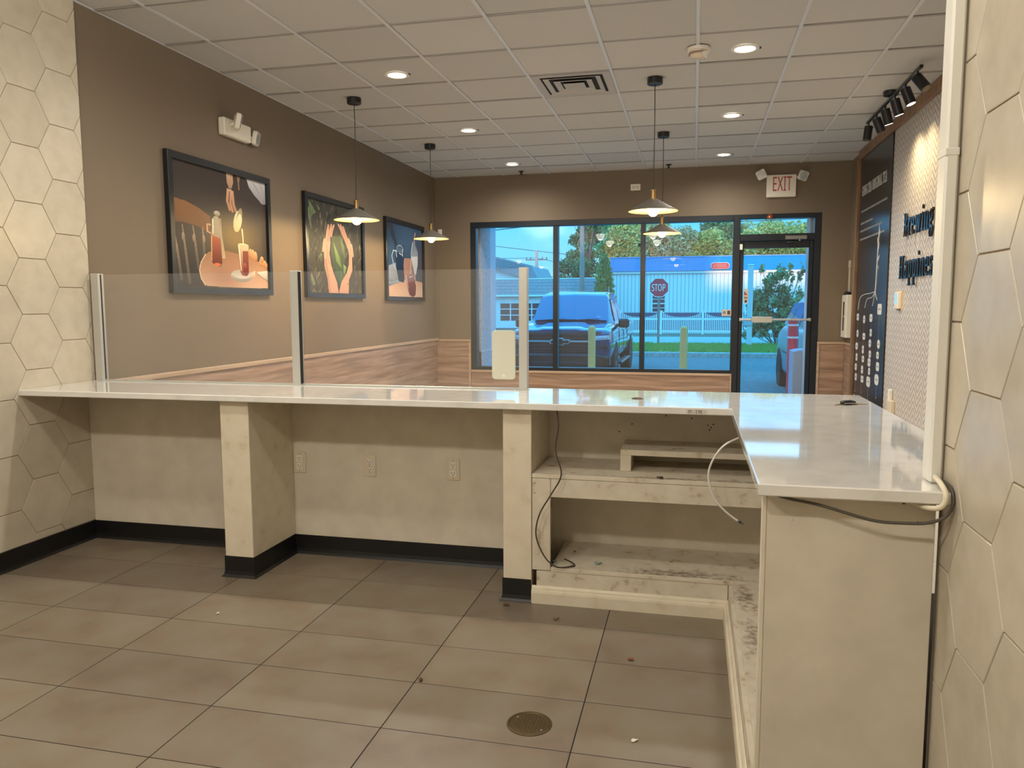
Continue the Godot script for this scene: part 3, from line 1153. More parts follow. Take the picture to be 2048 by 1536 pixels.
func outlet(label: String, at: Vector3, decora: bool) -> void:
	var o := thing("wall_outlet", label, "outlet", at, 0, "outlets under the counter")
	var b := MB.new()
	b.prism(round_rect(0.070, 0.114, 0.004, 3), 0, 0.006, 0.002, false)
	obj("cover_plate", b, M.ivory, o)
	for y in [0.021, -0.021]:
		b = MB.new()
		if decora:
			b.box(Vector3(0, y, 0.007), Vector3(0.034, 0.036, 0.003), 0.001)
		else:
			b.t = Transform3D(Basis.IDENTITY, Vector3(0, y, 0))
			b.prism(round_rect(0.033, 0.028, 0.0135), 0.004, 0.008, 0.001, false)
		obj("receptacle", b, M.plate, o)
		b = MB.new()
		b.span(Vector3(-0.0082, y - 0.002, 0.006), Vector3(-0.0056, y + 0.008, 0.0088))
		b.span(Vector3(0.0056, y - 0.002, 0.006), Vector3(0.0082, y + 0.007, 0.0088))
		b.cyl(Vector3(0, y - 0.009, 0.006), Vector3(0, y - 0.009, 0.0088), 0.0028, 8)
		obj("slot", b, M.slot, o).set_meta("kind", "stuff")
	for y in ([0.046, -0.046] if decora else [0.0]):
		b = MB.new()
		b.cyl(Vector3(0, y, 0.005), Vector3(0, y, 0.0072), 0.0028, 8, 0.0005)
		obj("screw", b, M.steel, o)


func counter_things() -> void:
	outlet("rectangular style duplex outlet on the half wall beside the left pier", Vector3(-2.048, 0.501, ZK), true)
	outlet("duplex outlet with two round faced sockets, middle one of three on the half wall", Vector3(-1.645, 0.498, ZK), false)
	outlet("rectangular style duplex outlet on the half wall nearest the shelf cabinet", Vector3(-1.185, 0.501, ZK), true)
	var b := MB.new()
	b.tube([Vector3(-0.575, 0.8805, -3.30), Vector3(-0.566, 0.812, -3.29), Vector3(-0.578, 0.705, -3.285), Vector3(-0.55, 0.60, -3.275), Vector3(-0.594, 0.51, -3.27), Vector3(-0.645, 0.419, -3.265), Vector3(-0.66, 0.323, -3.262), Vector3(-0.623, 0.23, -3.265), Vector3(-0.57, 0.182, -3.275), Vector3(-0.51, 0.171, -3.33), Vector3(-0.503, 0.169, -3.36), Vector3(-0.53, 0.169, -3.40), Vector3(-0.56, 0.169, -3.43)], 0.0034, 8, 6)
	tag(obj("brown_cord", b, mat(72, 62, 52, 0.5)), "thin brown cord hanging from under the counter on to the bottom shelf", "cord")
	var w := thing("white_cable", "white cable curving out of the cabinet with a bare metal plug end", "cable")
	b = MB.new()
	b.tube([Vector3(0.26, 0.80, -3.36), Vector3(0.19, 0.795, -3.24), Vector3(0.119, 0.756, -3.2), Vector3(0.072, 0.659, -3.2), Vector3(0.091, 0.559, -3.2), Vector3(0.137, 0.50, -3.2), Vector3(0.192, 0.458, -3.2)], 0.0042, 10, 8)
	obj("jacket", b, M.pvc, w)
	b = MB.new()
	b.cyl(Vector3(0.190, 0.459, -3.2), Vector3(0.214, 0.446, -3.2), 0.0052, 10, 0.001)
	obj("plug", b, M.steel, w)
	b = MB.new()
	b.cyl(Vector3(0.197, 0.4552, -3.2), Vector3(0.203, 0.452, -3.2), 0.0056, 10, 0.001)
	obj("plug_band", b, M.slot, w)
	b = MB.new()
	b.tube([Vector3(0.19, 0.8795, -1.93), Vector3(0.23, 0.872, -1.915), Vector3(0.30, 0.861, -1.91), Vector3(0.387, 0.839, -1.905), Vector3(0.43, 0.832, -1.9), Vector3(0.474, 0.831, -1.9), Vector3(0.53, 0.837, -1.892), Vector3(0.566, 0.858, -1.885), Vector3(0.5765, 0.89, -1.88), Vector3(0.5765, 0.918, -1.90), Vector3(0.5735, 0.924, -1.945), Vector3(0.569, 0.92, -1.966)], 0.0038, 8, 6)
	tag(obj("grey_cord", b, mat(84, 78, 70, 0.5)), "dark grey cord drooping across the end panel under the counter's front edge", "cord")
	b = MB.new()
	b.tube([Vector3(0.562, 0.930, -1.968), Vector3(0.559, 0.928, -1.93), Vector3(0.558, 0.921, -1.893), Vector3(0.559, 0.908, -1.874), Vector3(0.556, 0.890, -1.871), Vector3(0.545, 0.877, -1.875), Vector3(0.525, 0.873, -1.893), Vector3(0.505, 0.8755, -1.925)], 0.0062, 12, 6)
	tag(obj("thick_cable", b, mat(222, 212, 186, 0.45)), "thick cream cable looping from the raceway's foot over the counter edge", "cable")
	# ring, sticker and keys on the counter
	var rg := MB.new()
	rg.lathe([Vector2(0.020, 0.0), Vector2(0.027, 0.0), Vector2(0.027, 0.0025), Vector2(0.024, 0.004), Vector2(0.020, 0.003), Vector2(0.020, 0.0)], 28)
	var o := obj("grommet_ring", rg, mat(70, 48, 44, 0.5))
	o.position = Vector3(-0.241, 0.9121, -3.52)
	tag(o, "thin dark ring lying on the counter in front of the window", "ring")
	var st := MB.new()
	st.span(Vector3(-0.041, -0.0085, 0), Vector3(0.041, 0.0085, 0.0006))
	var s := thing("edge_label", "small handwritten label stuck on the front edge of the counter", "label", Vector3(0.018, 0.8955, -3.2549))
	obj("paper", st, mat(206, 200, 190, 0.6), s)
	for q in [["20001", -0.034, 0.0022], ["2013", -0.034, -0.0050], ["|", -0.004, 0.0], ["80950", 0.006, 0.0022], ["3293", 0.009, -0.0050]]:
		var m := text(q[0], 0.0115 if q[0] == "|" else 0.0042, 0.0004, true, false)
		var tm := put("handwriting", m, M.slot, s)
		tm.position = Vector3(q[1], q[2] + 0.001, 0.0008)
	keys()
	# floor drain
	var d := thing("floor_drain", "round metal floor drain with a square grid lid set in the floor tiles", "drain", Vector3(-0.487, 0.0, -2.30))
	b = MB.new()
	b.lathe([Vector2(0.064, 0.0), Vector2(0.073, 0.0), Vector2(0.0725, 0.0022), Vector2(0.066, 0.003), Vector2(0.064, 0.0008), Vector2(0.064, 0.0)], 40)
	obj("rim", b, M.bronze, d)
	b = MB.new()
	b.lathe([Vector2(0, 0.0002), Vector2(0.0638, 0.0002), Vector2(0.0638, 0.0010), Vector2(0, 0.0010)], 40)
	obj("lid", b, M.bronze, d)
	b = MB.new()
	for i in range(-5, 6):
		for j in range(-5, 6):
			var c := Vector2(i * 0.0108, j * 0.0108)
			if c.length() < 0.054 and not (absi(i) + absi(j) == 0):
				b.box(Vector3(c.x, 0.0017, c.y), Vector3(0.0078, 0.0018, 0.0078), 0.0008)
	obj("grid_stud", b, M.bronze, d).set_meta("kind", "stuff")
	b = MB.new()
	for x in [-0.045, 0.045]:
		b = MB.new()
		b.cyl(Vector3(x, 0.001, 0.03 * signf(x)), Vector3(x, 0.003, 0.03 * signf(x)), 0.005, 12, 0.0008)
		obj("screw", b, M.steel, d)


func keys() -> void:
	var k := thing("car_keys", "black car key fob with two loose keys lying on the counter's far corner", "keys", Vector3(0.645, 0.9122, -3.485), 0.35)
	var b := MB.new()
	var rings := []
	for q in [[-0.034, 0.004, 0.004], [-0.031, 0.012, 0.007], [-0.015, 0.017, 0.0095], [0.010, 0.0175, 0.0095], [0.027, 0.013, 0.0075], [0.032, 0.005, 0.004]]:
		var r := []
		for i in 14:
			var a := -TAU * i / 14
			r.append(Vector3(q[0], 0.0098 + sin(a) * q[2], cos(a) * q[1]))
		rings.append(r)
	b.loft(rings)
	obj("fob", b, M.satin_black, k)
	b = MB.new()
	b.t = Transform3D(Basis(Vector3.UP, 0.0), Vector3(0, 0.0, 0.0))
	b.box(Vector3(-0.002, 0.0085, 0.0172), Vector3(0.05, 0.004, 0.003), 0.001)
	obj("chrome_edge", b, M.chrome, k)
	for s in [[-0.03, 0.5, -1.0], [0.03, -0.45, 1.0]]:
		b = MB.new()
		b.t = Transform3D(Basis(Vector3.UP, s[1]), Vector3(s[0], 0.003, 0))
		b.t = b.t * Transform3D(Basis(Vector3(1, 0, 0), PI / 2), Vector3.ZERO)
		b.prism(round_rect(0.024, 0.022, 0.008), -0.001, 0.001)
		b.prism(PackedVector2Array([Vector2(0, -0.0035), Vector2(s[2] * 0.016 + s[2] * 0.03, -0.0035), Vector2(s[2] * 0.050, 0), Vector2(s[2] * 0.046, 0.003), Vector2(s[2] * 0.040, 0.002), Vector2(s[2] * 0.036, 0.004), Vector2(s[2] * 0.03, 0.0025), Vector2(0, 0.004)]), -0.001, 0.001)
		obj("key", b, M.brass, k)
	b = MB.new()
	var loop := []
	for i in 17:
		loop.append(Vector3(0.0 + cos(TAU * i / 16) * 0.014, 0.018 + 0.002 * sin(TAU * i / 16), -0.006 + sin(TAU * i / 16) * 0.012))
	b.tube(loop, 0.0011, 6, 2)
	obj("key_ring", b, M.chrome, k)


func debris() -> void:
	# scraps on the floor and shelf, each a few centimetres of curled leaf or paper
	var list := [
		["leaf_scrap", Vector3(-0.79, 0.0, -3.235), 0.020, 3, mat(96, 74, 46, 0.8), "crumpled brown leaf scrap on the floor at the foot of the right pier", "leaf"],
		["leaf_scrap", Vector3(-0.547, 0.0, -3.135), 0.019, 4, mat(122, 104, 76, 0.8), "pale curled leaf scrap on the floor in front of the cabinet moulding", "leaf"],
		["leaf_scrap", Vector3(-0.925, 0.0, -2.492), 0.014, 5, mat(74, 58, 40, 0.8), "dark curled leaf scrap on a floor tile joint left of the drain", "leaf"],
		["leaf_scrap", Vector3(-0.207, 0.0, -2.82), 0.015, 6, mat(122, 66, 34, 0.8), "reddish brown scrap on the floor between drain and cabinet", "leaf"],
		["paper_scrap", Vector3(-0.151, 0.0, -2.274), 0.014, 7, mat(226, 220, 208, 0.7), "white torn paper scrap on the floor right of the drain", "scrap"],
		["paper_scrap", Vector3(-1.998, 0.0, -2.867), 0.012, 8, mat(206, 196, 178, 0.7), "tiny pale scrap on the floor in front of the left bay", "scrap"],
		["paper_scrap", Vector3(-0.60, 0.165, -3.385), 0.020, 9, mat(128, 158, 146, 0.6), "pale green plastic scrap on the bottom shelf near the stile", "scrap"],
		["paper_scrap", Vector3(-0.40, 0.165, -3.40), 0.022, 10, mat(136, 162, 152, 0.6), "flat green plastic scrap on the middle of the bottom shelf", "scrap"],
		["leaf_scrap", Vector3(-0.53, 0.165, -3.55), 0.010, 11, mat(70, 54, 40, 0.8), "tiny dark crumb on the bottom shelf near its back", "crumb"],
		["leaf_scrap", Vector3(-0.13, 0.590, -3.325), 0.022, 12, mat(56, 44, 34, 0.8), "dark dried scrap on the cabinet deck before the riser", "leaf"],
	]
	for q in list:
		rng.seed = q[3]
		var b := MB.new()
		var n := 9
		var r0 := []
		var r1 := []
		var low: float = q[2] * 0.12
		for i in n:
			var a := -TAU * i / n
			var r: float = q[2] * rnd(0.55, 1.0)
			var y: float = absf(sin(a * 1.0 + q[3])) * q[2] * 0.35 + 0.0008
			r0.append(Vector3(cos(a) * r, y, sin(a) * r * 0.62))
			r1.append(Vector3(cos(a) * r * 0.96, y + low, sin(a) * r * 0.6))
		b.loft([r0, r1])
		var o := obj(q[0], b, q[4])
		o.position = q[1]
		o.rotation.y = q[3]
		tag(o, q[5], q[6], "scraps left on floor and shelf")
	rng.seed = 99


# ---------------------------------------------------------------- things on the walls
class Art:                    # a small painter for the printed pictures; coordinates run 0..1 from the top left
	var im: Image
	var W: int
	var H: int

	func _init(w: int, h: int, c: Color) -> void:
		W = w
		H = h
		im = Image.create(w, h, false, Image.FORMAT_RGBA8)
		im.fill(c)

	func poly(p: Array, c: Color, c2 = null) -> void:       # filled; c to c2 from top to bottom
		var lo := 1e9
		var hi := -1e9
		for q in p:
			lo = minf(lo, q.y)
			hi = maxf(hi, q.y)
		for y in range(maxi(0, int(lo * H)), mini(H, int(hi * H) + 1)):
			var v := (y + 0.5) / H
			var xs := []
			for i in p.size():
				var a: Vector2 = p[i]
				var b: Vector2 = p[(i + 1) % p.size()]
				if (a.y <= v) != (b.y <= v):
					xs.append(a.x + (v - a.y) / (b.y - a.y) * (b.x - a.x))
			xs.sort()
			var col := c if c2 == null else c.lerp(c2, clampf((v - lo) / maxf(hi - lo, 1e-6), 0, 1))
			for i in range(0, xs.size() - 1, 2):
				var x0 := clampi(int(xs[i] * W), 0, W)
				var x1 := clampi(int(xs[i + 1] * W) + 1, 0, W)
				if x1 > x0:
					im.fill_rect(Rect2i(x0, y, x1 - x0, 1), col)

	func oval(x: float, y: float, rx: float, ry: float, c: Color, c2 = null, turn := 0.0) -> void:
		var p := []
		for i in 40:
			p.append(Vector2(x, y) + (Vector2(cos(TAU * i / 40) * rx, sin(TAU * i / 40) * ry)).rotated(turn))
		poly(p, c, c2)

	func line(pts: Array, w0: float, w1: float, c: Color, c2 = null) -> void:     # tapered stroke
		var l := []
		var r := []
		for i in pts.size():
			var d: Vector2 = (pts[mini(i + 1, pts.size() - 1)] - pts[maxi(i - 1, 0)]).normalized()
			var nn := Vector2(-d.y, d.x) * lerpf(w0, w1, float(i) / (pts.size() - 1)) / 2
			l.append(pts[i] + nn)
			r.append(pts[i] - nn)
		r.reverse()
		poly(l + r, c, c2)

	func soften(k: float) -> void:
		im.resize(int(W / k), int(H / k), Image.INTERPOLATE_CUBIC)
		im.resize(W, H, Image.INTERPOLATE_CUBIC)

	func glow(x: float, y: float, rx: float, ry: float, c: Color, a: float) -> void:      # soft patch of colour
		for py in range(maxi(0, int((y - ry) * H)), mini(H, int((y + ry) * H))):
			for px in range(maxi(0, int((x - rx) * W)), mini(W, int((x + rx) * W))):
				var d := Vector2((float(px) / W - x) / rx, (float(py) / H - y) / ry).length()
				if d < 1:
					im.set_pixel(px, py, im.get_pixel(px, py).lerp(c, a * (1 - d) * (1 - d) * (1 + 2 * d)))

	func material() -> StandardMaterial3D:
		im.convert(Image.FORMAT_RGB8)
		var m := StandardMaterial3D.new()
		m.albedo_texture = ImageTexture.create_from_image(im)
		m.roughness = 0.5
		m.metallic_specular = 0.3
		return m


func pt(a: Array) -> Array:      # flat number list to points
	var p := []
	for i in range(0, a.size(), 2):
		p.append(Vector2(a[i], a[i + 1]))
	return p


func print_bottle() -> Material:
	var a := Art.new(640, 470, Color8(66, 58, 54))
	a.glow(0.62, 0.55, 0.42, 0.30, Color8(138, 112, 62), 0.9)
	a.glow(0.1, 1.0, 0.4, 0.5, Color8(44, 46, 48), 0.8)
	a.poly(pt([-0.01, 0.30, 0.12, 0.31, 0.24, 0.345, 0.36, 0.40, 0.36, 0.55, 0.24, 0.50, 0.10, 0.485, -0.01, 0.49]), Color8(140, 98, 66), Color8(104, 72, 50))
	for q in [[0.02, 0.60, 0.06, 0.95], [0.085, 0.50, 0.135, 0.98], [0.185, 0.50, 0.225, 0.85], [0.28, 0.50, 0.285, 0.74]]:
		a.line([Vector2(q[0], q[1]), Vector2(lerpf(q[0], q[2], 0.2), lerpf(q[1], q[3], 0.16)), Vector2(lerpf(q[0], q[2], 0.24), lerpf(q[1], q[3], 0.22)), Vector2(lerpf(q[0], q[2], 0.5), lerpf(q[1], q[3], 0.5)), Vector2(q[2], q[3])], 0.006, 0.026, Color8(150, 132, 112), Color8(84, 76, 68))
		a.oval(q[0] + 0.006, q[1] + 0.10, 0.014, 0.035, Color8(160, 140, 118), Color8(120, 104, 88))
	a.soften(2.5)
	# table
	a.poly(pt([0.33, 0.70, 0.27, 0.755, 0.232, 0.83, 0.235, 0.90, 0.26, 0.96, 0.30, 0.985, 1.01, 0.985, 1.01, 0.78, 0.74, 0.70, 0.52, 0.675]), Color8(150, 108, 76), Color8(206, 166, 140))
	a.line(pt([0.30, 0.72, 0.25, 0.79, 0.23, 0.86, 0.245, 0.93, 0.285, 0.985]), 0.006, 0.008, Color8(222, 196, 168))
	a.line(pt([0.3, 0.985, 0.7, 0.99, 1.0, 0.985]), 0.008, 0.008, Color8(196, 168, 140))
	a.glow(0.5, 0.9, 0.3, 0.2, Color8(150, 104, 84), 0.5)
	a.soften(1.8)
	# bottles
	a.poly(pt([0.40, 0.42, 0.47, 0.40, 0.475, 0.55, 0.505, 0.74, 0.44, 0.75]), Color8(150, 138, 116), Color8(186, 164, 128))
	a.poly(pt([0.375, 0.42, 0.405, 0.39, 0.44, 0.39, 0.45, 0.42, 0.445, 0.50, 0.462, 0.56, 0.468, 0.79, 0.445, 0.82, 0.37, 0.80, 0.355, 0.77, 0.362, 0.56, 0.372, 0.50]), Color8(170, 158, 134), Color8(140, 116, 90))
	a.poly(pt([0.362, 0.555, 0.454, 0.575, 0.466, 0.78, 0.445, 0.815, 0.37, 0.795, 0.355, 0.765]), Color8(170, 82, 48), Color8(96, 38, 28))
	a.oval(0.415, 0.80, 0.035, 0.012, Color8(220, 110, 60))
	a.line(pt([0.365, 0.56, 0.357, 0.77]), 0.008, 0.008, Color8(206, 160, 120))
	a.line(pt([0.385, 0.42, 0.382, 0.54]), 0.010, 0.008, Color8(222, 214, 190))
	a.oval(0.43, 0.365, 0.032, 0.022, Color8(196, 188, 168), Color8(140, 130, 108))
	a.line(pt([0.36, 0.47, 0.325, 0.47, 0.325, 0.53, 0.36, 0.54]), 0.020, 0.014, Color8(196, 150, 112))
	# sleeve, hand and jug
	a.poly(pt([0.77, -0.01, 1.01, -0.01, 1.01, 0.19, 0.96, 0.20, 0.86, 0.13, 0.80, 0.07]), Color8(206, 204, 208), Color8(150, 148, 152))
	a.line(pt([0.85, 0.02, 0.92, 0.10, 0.95, 0.19]), 0.012, 0.02, Color8(164, 162, 166))
	a.line(pt([0.93, 0.0, 0.98, 0.12]), 0.01, 0.014, Color8(172, 170, 174))
	a.poly(pt([0.545, -0.01, 0.615, -0.01, 0.618, 0.07, 0.60, 0.12, 0.57, 0.125, 0.55, 0.08]), Color8(206, 170, 140), Color8(180, 138, 108))
	a.poly(pt([0.66, -0.01, 0.70, -0.01, 0.685, 0.06, 0.69, 0.12, 0.675, 0.12, 0.672, 0.06]), Color8(150, 118, 96))
	for q in [[0.56, 0.13, 0.545, 0.24, 0.575, 0.32], [0.585, 0.13, 0.58, 0.25, 0.605, 0.33], [0.605, 0.14, 0.615, 0.26, 0.64, 0.32]]:
		a.line(pt(q), 0.026, 0.024, Color8(214, 170, 136), Color8(176, 128, 96))
	a.line(pt([0.575, 0.15, 0.565, 0.26]), 0.006, 0.006, Color8(118, 78, 58))
	a.oval(0.655, 0.40, 0.045, 0.10, Color8(226, 216, 182), Color8(206, 184, 128), 0.25)
	a.oval(0.675, 0.36, 0.028, 0.085, Color8(150, 140, 110), Color8(190, 176, 130), 0.25)
	a.oval(0.668, 0.40, 0.025, 0.07, Color8(226, 216, 184), Color8(214, 196, 140), 0.25)
	a.line(pt([0.70, 0.46, 0.708, 0.54, 0.708, 0.62]), 0.014, 0.008, Color8(238, 222, 176))
	# saucer, glass, napkin, biscuits
	for q in [[0.79, 0.68, 0.02, 0.05], [0.82, 0.69, 0.02, 0.055], [0.85, 0.70, 0.022, 0.05], [0.92, 0.75, 0.025, 0.035], [0.96, 0.76, 0.026, 0.035], [0.93, 0.72, 0.022, 0.03], [0.99, 0.78, 0.02, 0.03]]:
		a.oval(q[0], q[1], q[2], q[3], Color8(222, 176, 126), Color8(158, 104, 66))
	a.oval(0.68, 0.885, 0.125, 0.055, Color8(206, 202, 192), Color8(140, 134, 124))
	a.oval(0.68, 0.87, 0.108, 0.040, Color8(170, 164, 152), Color8(206, 198, 186))
	a.poly(pt([0.86, 0.84, 1.01, 0.82, 1.01, 0.93, 0.94, 0.90]), Color8(222, 214, 200), Color8(170, 160, 148))
	a.line(pt([0.87, 0.86, 1.0, 0.925]), 0.006, 0.006, Color8(120, 108, 98))
	a.poly(pt([0.77, 0.86, 0.84, 0.83, 0.84, 0.88, 0.79, 0.89]), Color8(226, 206, 184), Color8(196, 166, 142))
	a.poly(pt([0.648, 0.60, 0.77, 0.60, 0.768, 0.70, 0.762, 0.86, 0.735, 0.885, 0.685, 0.88, 0.665, 0.85]), Color8(216, 196, 156), Color8(120, 54, 44))
	a.poly(pt([0.70, 0.66, 0.765, 0.655, 0.762, 0.86, 0.735, 0.88, 0.70, 0.86]), Color8(132, 70, 50), Color8(110, 34, 36))
	a.line(pt([0.655, 0.61, 0.668, 0.74, 0.675, 0.84]), 0.010, 0.006, Color8(240, 226, 192))
	a.oval(0.708, 0.605, 0.060, 0.014, Color8(232, 216, 176), Color8(196, 170, 124))
	a.oval(0.72, 0.79, 0.018, 0.025, Color8(176, 96, 74), Color8(126, 50, 46))
	a.soften(1.15)
	return a.material()


func print_hands() -> Material:
	var a := Art.new(600, 450, Color8(70, 66, 60))
	rng.seed = 41
	for i in 620:
		var c: Color = [Color8(52, 50, 46), Color8(88, 84, 74), Color8(112, 110, 92), Color8(84, 92, 70), Color8(136, 126, 108), Color8(60, 66, 54)][rng.randi() % 6]
		var p := Vector2(rnd(-0.05, 1.05), rnd(-0.05, 1.05))
		var d := Vector2.from_angle(PI / 2 + rnd(-0.5, 0.7)) * rnd(0.03, 0.12)
		var s := d.rotated(PI / 2) * rnd(0.06, 0.16)
		a.poly([p, p + d * 0.5 + s, p + d, p + d * 0.5 - s], c, c.darkened(0.3))
	for q in [[0.05, 0.03, 0.12, 0.16, 0.10], [0.08, 0.32, 0.03, 0.10, 0.04], [0.18, 0.05, 0.22, 0.10, 0.035], [0.20, 0.62, 0.24, 0.57, 0.03], [0.06, 0.80, 0.10, 0.92, 0.05]]:
		a.line([Vector2(q[0], q[1]), Vector2((q[0] + q[2]) / 2, (q[1] + q[3]) / 2), Vector2(q[2], q[3])], 0.01, q[4], Color8(124, 138, 98), Color8(98, 116, 84))
	a.line(pt([0.30, 0.20, 0.36, 0.10, 0.24, 0.55]), 0.004, 0.006, Color8(128, 108, 90))
	a.soften(1.6)
	# the bud between the palms
	a.poly(pt([0.42, 0.36, 0.60, 0.34, 0.68, 0.55, 0.62, 0.78, 0.54, 0.92, 0.47, 0.78, 0.41, 0.58]), Color8(92, 100, 72), Color8(64, 84, 66))
	for q in [[0.45, 0.42, 0.53, 0.62, 0.60, 0.72, 0.055, Color8(150, 176, 104)], [0.58, 0.36, 0.63, 0.48, 0.665, 0.60, 0.040, Color8(128, 148, 104)], [0.63, 0.66, 0.66, 0.72, 0.64, 0.80, 0.050, Color8(146, 172, 108)], [0.50, 0.68, 0.53, 0.80, 0.55, 0.92, 0.05, Color8(74, 104, 74)], [0.58, 0.72, 0.58, 0.82, 0.555, 0.95, 0.04, Color8(86, 122, 82)]]:
		a.poly([Vector2(q[0], q[1]), Vector2(q[2] - q[6] * 0.6, q[3] + 0.02), Vector2(q[4], q[5]), Vector2(q[2] + q[6] * 0.6, q[3] - 0.03)], q[7], q[7].darkened(0.25))
	# left and right forearm, palm and fingers
	var skin := Color8(226, 172, 146)
	var low := Color8(206, 158, 134)
	a.poly(pt([0.275, 0.50, 0.30, 0.42, 0.35, 0.40, 0.40, 0.42, 0.375, 0.56, 0.40, 0.68, 0.44, 0.77, 0.50, 0.88, 0.525, 0.99, 0.525, 1.01, 0.355, 1.01, 0.33, 0.84, 0.285, 0.70]), skin, low)
	a.poly(pt([0.80, 0.50, 0.785, 0.40, 0.745, 0.34, 0.715, 0.42, 0.745, 0.55, 0.735, 0.66, 0.69, 0.76, 0.59, 0.86, 0.54, 0.97, 0.54, 1.01, 0.72, 1.01, 0.73, 0.84, 0.805, 0.72]), skin, low)
	for q in [[0.33, 0.44, 0.35, 0.33, 0.37, 0.235], [0.36, 0.44, 0.385, 0.33, 0.425, 0.225], [0.395, 0.36, 0.43, 0.29, 0.475, 0.225], [0.28, 0.55, 0.285, 0.46, 0.295, 0.40]]:
		a.line(pt(q), 0.062, 0.020, Color8(232, 176, 150), Color8(224, 166, 140))
	for q in [[0.77, 0.48, 0.70, 0.35, 0.635, 0.22], [0.745, 0.46, 0.665, 0.33, 0.59, 0.205], [0.70, 0.38, 0.62, 0.29, 0.545, 0.205], [0.805, 0.56, 0.805, 0.47, 0.80, 0.41]]:
		a.line(pt(q), 0.062, 0.020, Color8(232, 174, 148), Color8(222, 162, 136))
	for q in [[0.345, 0.43, 0.40, 0.25], [0.375, 0.42, 0.445, 0.25], [0.735, 0.42, 0.62, 0.24], [0.69, 0.38, 0.57, 0.23]]:
		a.line(pt(q), 0.005, 0.005, Color8(172, 118, 96))
	a.line(pt([0.33, 0.46, 0.335, 0.60, 0.36, 0.66, 0.39, 0.68]), 0.006, 0.006, Color8(180, 126, 102))
	a.line(pt([0.775, 0.46, 0.765, 0.60, 0.74, 0.66]), 0.006, 0.006, Color8(180, 126, 102))
	a.line(pt([0.30, 0.62, 0.35, 0.84, 0.375, 1.0]), 0.03, 0.02, Color8(190, 140, 118))
	a.line(pt([0.70, 0.88, 0.76, 0.92, 0.84, 0.88]), 0.008, 0.004, Color8(66, 88, 92))
	a.soften(1.25)
	return a.material()


func print_milk() -> Material:
	var a := Art.new(520, 390, Color8(58, 80, 106))
	a.glow(0.55, 0.15, 0.6, 0.4, Color8(76, 104, 134), 0.8)
	a.poly(pt([0.0, 0.0, 0.14, 0.0, 0.30, 0.32, 0.26, 0.36]), Color8(66, 66, 72), Color8(50, 54, 64))
	a.poly(pt([-0.01, 0.60, 0.28, 0.52, 0.30, 0.80, -0.01, 0.86]), Color8(150, 156, 170), Color8(120, 132, 150))
	a.poly(pt([0.42, 0.46, 0.70, 0.44, 0.72, 0.85, 0.40, 0.80]), Color8(168, 128, 112), Color8(176, 130, 108))
	a.glow(0.9, 0.5, 0.3, 0.5, Color8(92, 84, 92), 0.8)
	a.poly(pt([-0.01, 0.80, 0.3, 0.78, 0.6, 0.74, 1.01, 0.78, 1.01, 1.01, -0.01, 1.01]), Color8(196, 148, 122), Color8(216, 186, 162))
	a.soften(3.0)
	for q in [[0.0, 0.76, 0.18, 0.80, 0.36, 0.70, 0.48, 0.74], [0.04, 0.84, 0.22, 0.80, 0.40, 0.78]]:
		a.line(pt(q), 0.05, 0.03, Color8(150, 166, 184), Color8(96, 110, 128))
	a.poly(pt([0.22, 0.30, 0.46, 0.28, 0.46, 0.44, 0.44, 0.56, 0.46, 0.74, 0.44, 0.80, 0.30, 0.78, 0.24, 0.60, 0.22, 0.46]), Color8(40, 60, 88), Color8(30, 42, 62))
	a.line(pt([0.26, 0.38, 0.17, 0.37, 0.13, 0.45, 0.17, 0.56, 0.24, 0.64]), 0.018, 0.014, Color8(172, 190, 206))
	a.oval(0.35, 0.34, 0.10, 0.06, Color8(150, 168, 186), Color8(70, 92, 120))
	a.oval(0.35, 0.345, 0.085, 0.045, Color8(64, 86, 116), Color8(96, 120, 148))
	for q in [[0.24, 0.36, 0.26, 0.46], [0.42, 0.33, 0.42, 0.44], [0.33, 0.40, 0.42, 0.42]]:
		a.line(pt(q), 0.012, 0.010, Color8(214, 224, 230))
	a.line(pt([0.80, 0.06, 0.77, 0.16, 0.78, 0.24]), 0.026, 0.03, Color8(202, 160, 144), Color8(176, 132, 116))
	a.poly(pt([0.70, 0.20, 0.745, 0.18, 0.87, 0.34, 0.86, 0.52, 0.80, 0.68, 0.745, 0.66, 0.70, 0.50, 0.66, 0.40]), Color8(122, 136, 150), Color8(178, 182, 186))
	a.poly(pt([0.665, 0.42, 0.865, 0.40, 0.855, 0.54, 0.80, 0.67, 0.75, 0.65, 0.70, 0.52]), Color8(206, 208, 208), Color8(186, 190, 194))
	a.line(pt([0.72, 0.22, 0.67, 0.34, 0.665, 0.44]), 0.010, 0.008, Color8(220, 226, 230))
	a.line(pt([0.66, 0.45, 0.645, 0.60, 0.64, 0.76]), 0.012, 0.008, Color8(214, 208, 204))
	a.poly(pt([0.50, 0.68, 0.78, 0.66, 0.80, 0.84, 0.78, 0.97, 0.70, 1.0, 0.60, 0.97, 0.54, 0.86]), Color8(152, 126, 126), Color8(104, 48, 50))
	a.poly(pt([0.54, 0.80, 0.79, 0.76, 0.78, 0.95, 0.70, 0.99, 0.61, 0.96]), Color8(122, 66, 62), Color8(92, 34, 40))
	for q in [[0.51, 0.69, 0.57, 0.88], [0.76, 0.68, 0.80, 0.80], [0.60, 0.72, 0.70, 0.70]]:
		a.line(pt(q), 0.012, 0.008, Color8(216, 206, 206))
	a.line(pt([0.78, 0.78, 0.83, 0.86, 0.80, 0.94]), 0.012, 0.010, Color8(206, 190, 186))
	a.soften(1.3)
	return a.material()


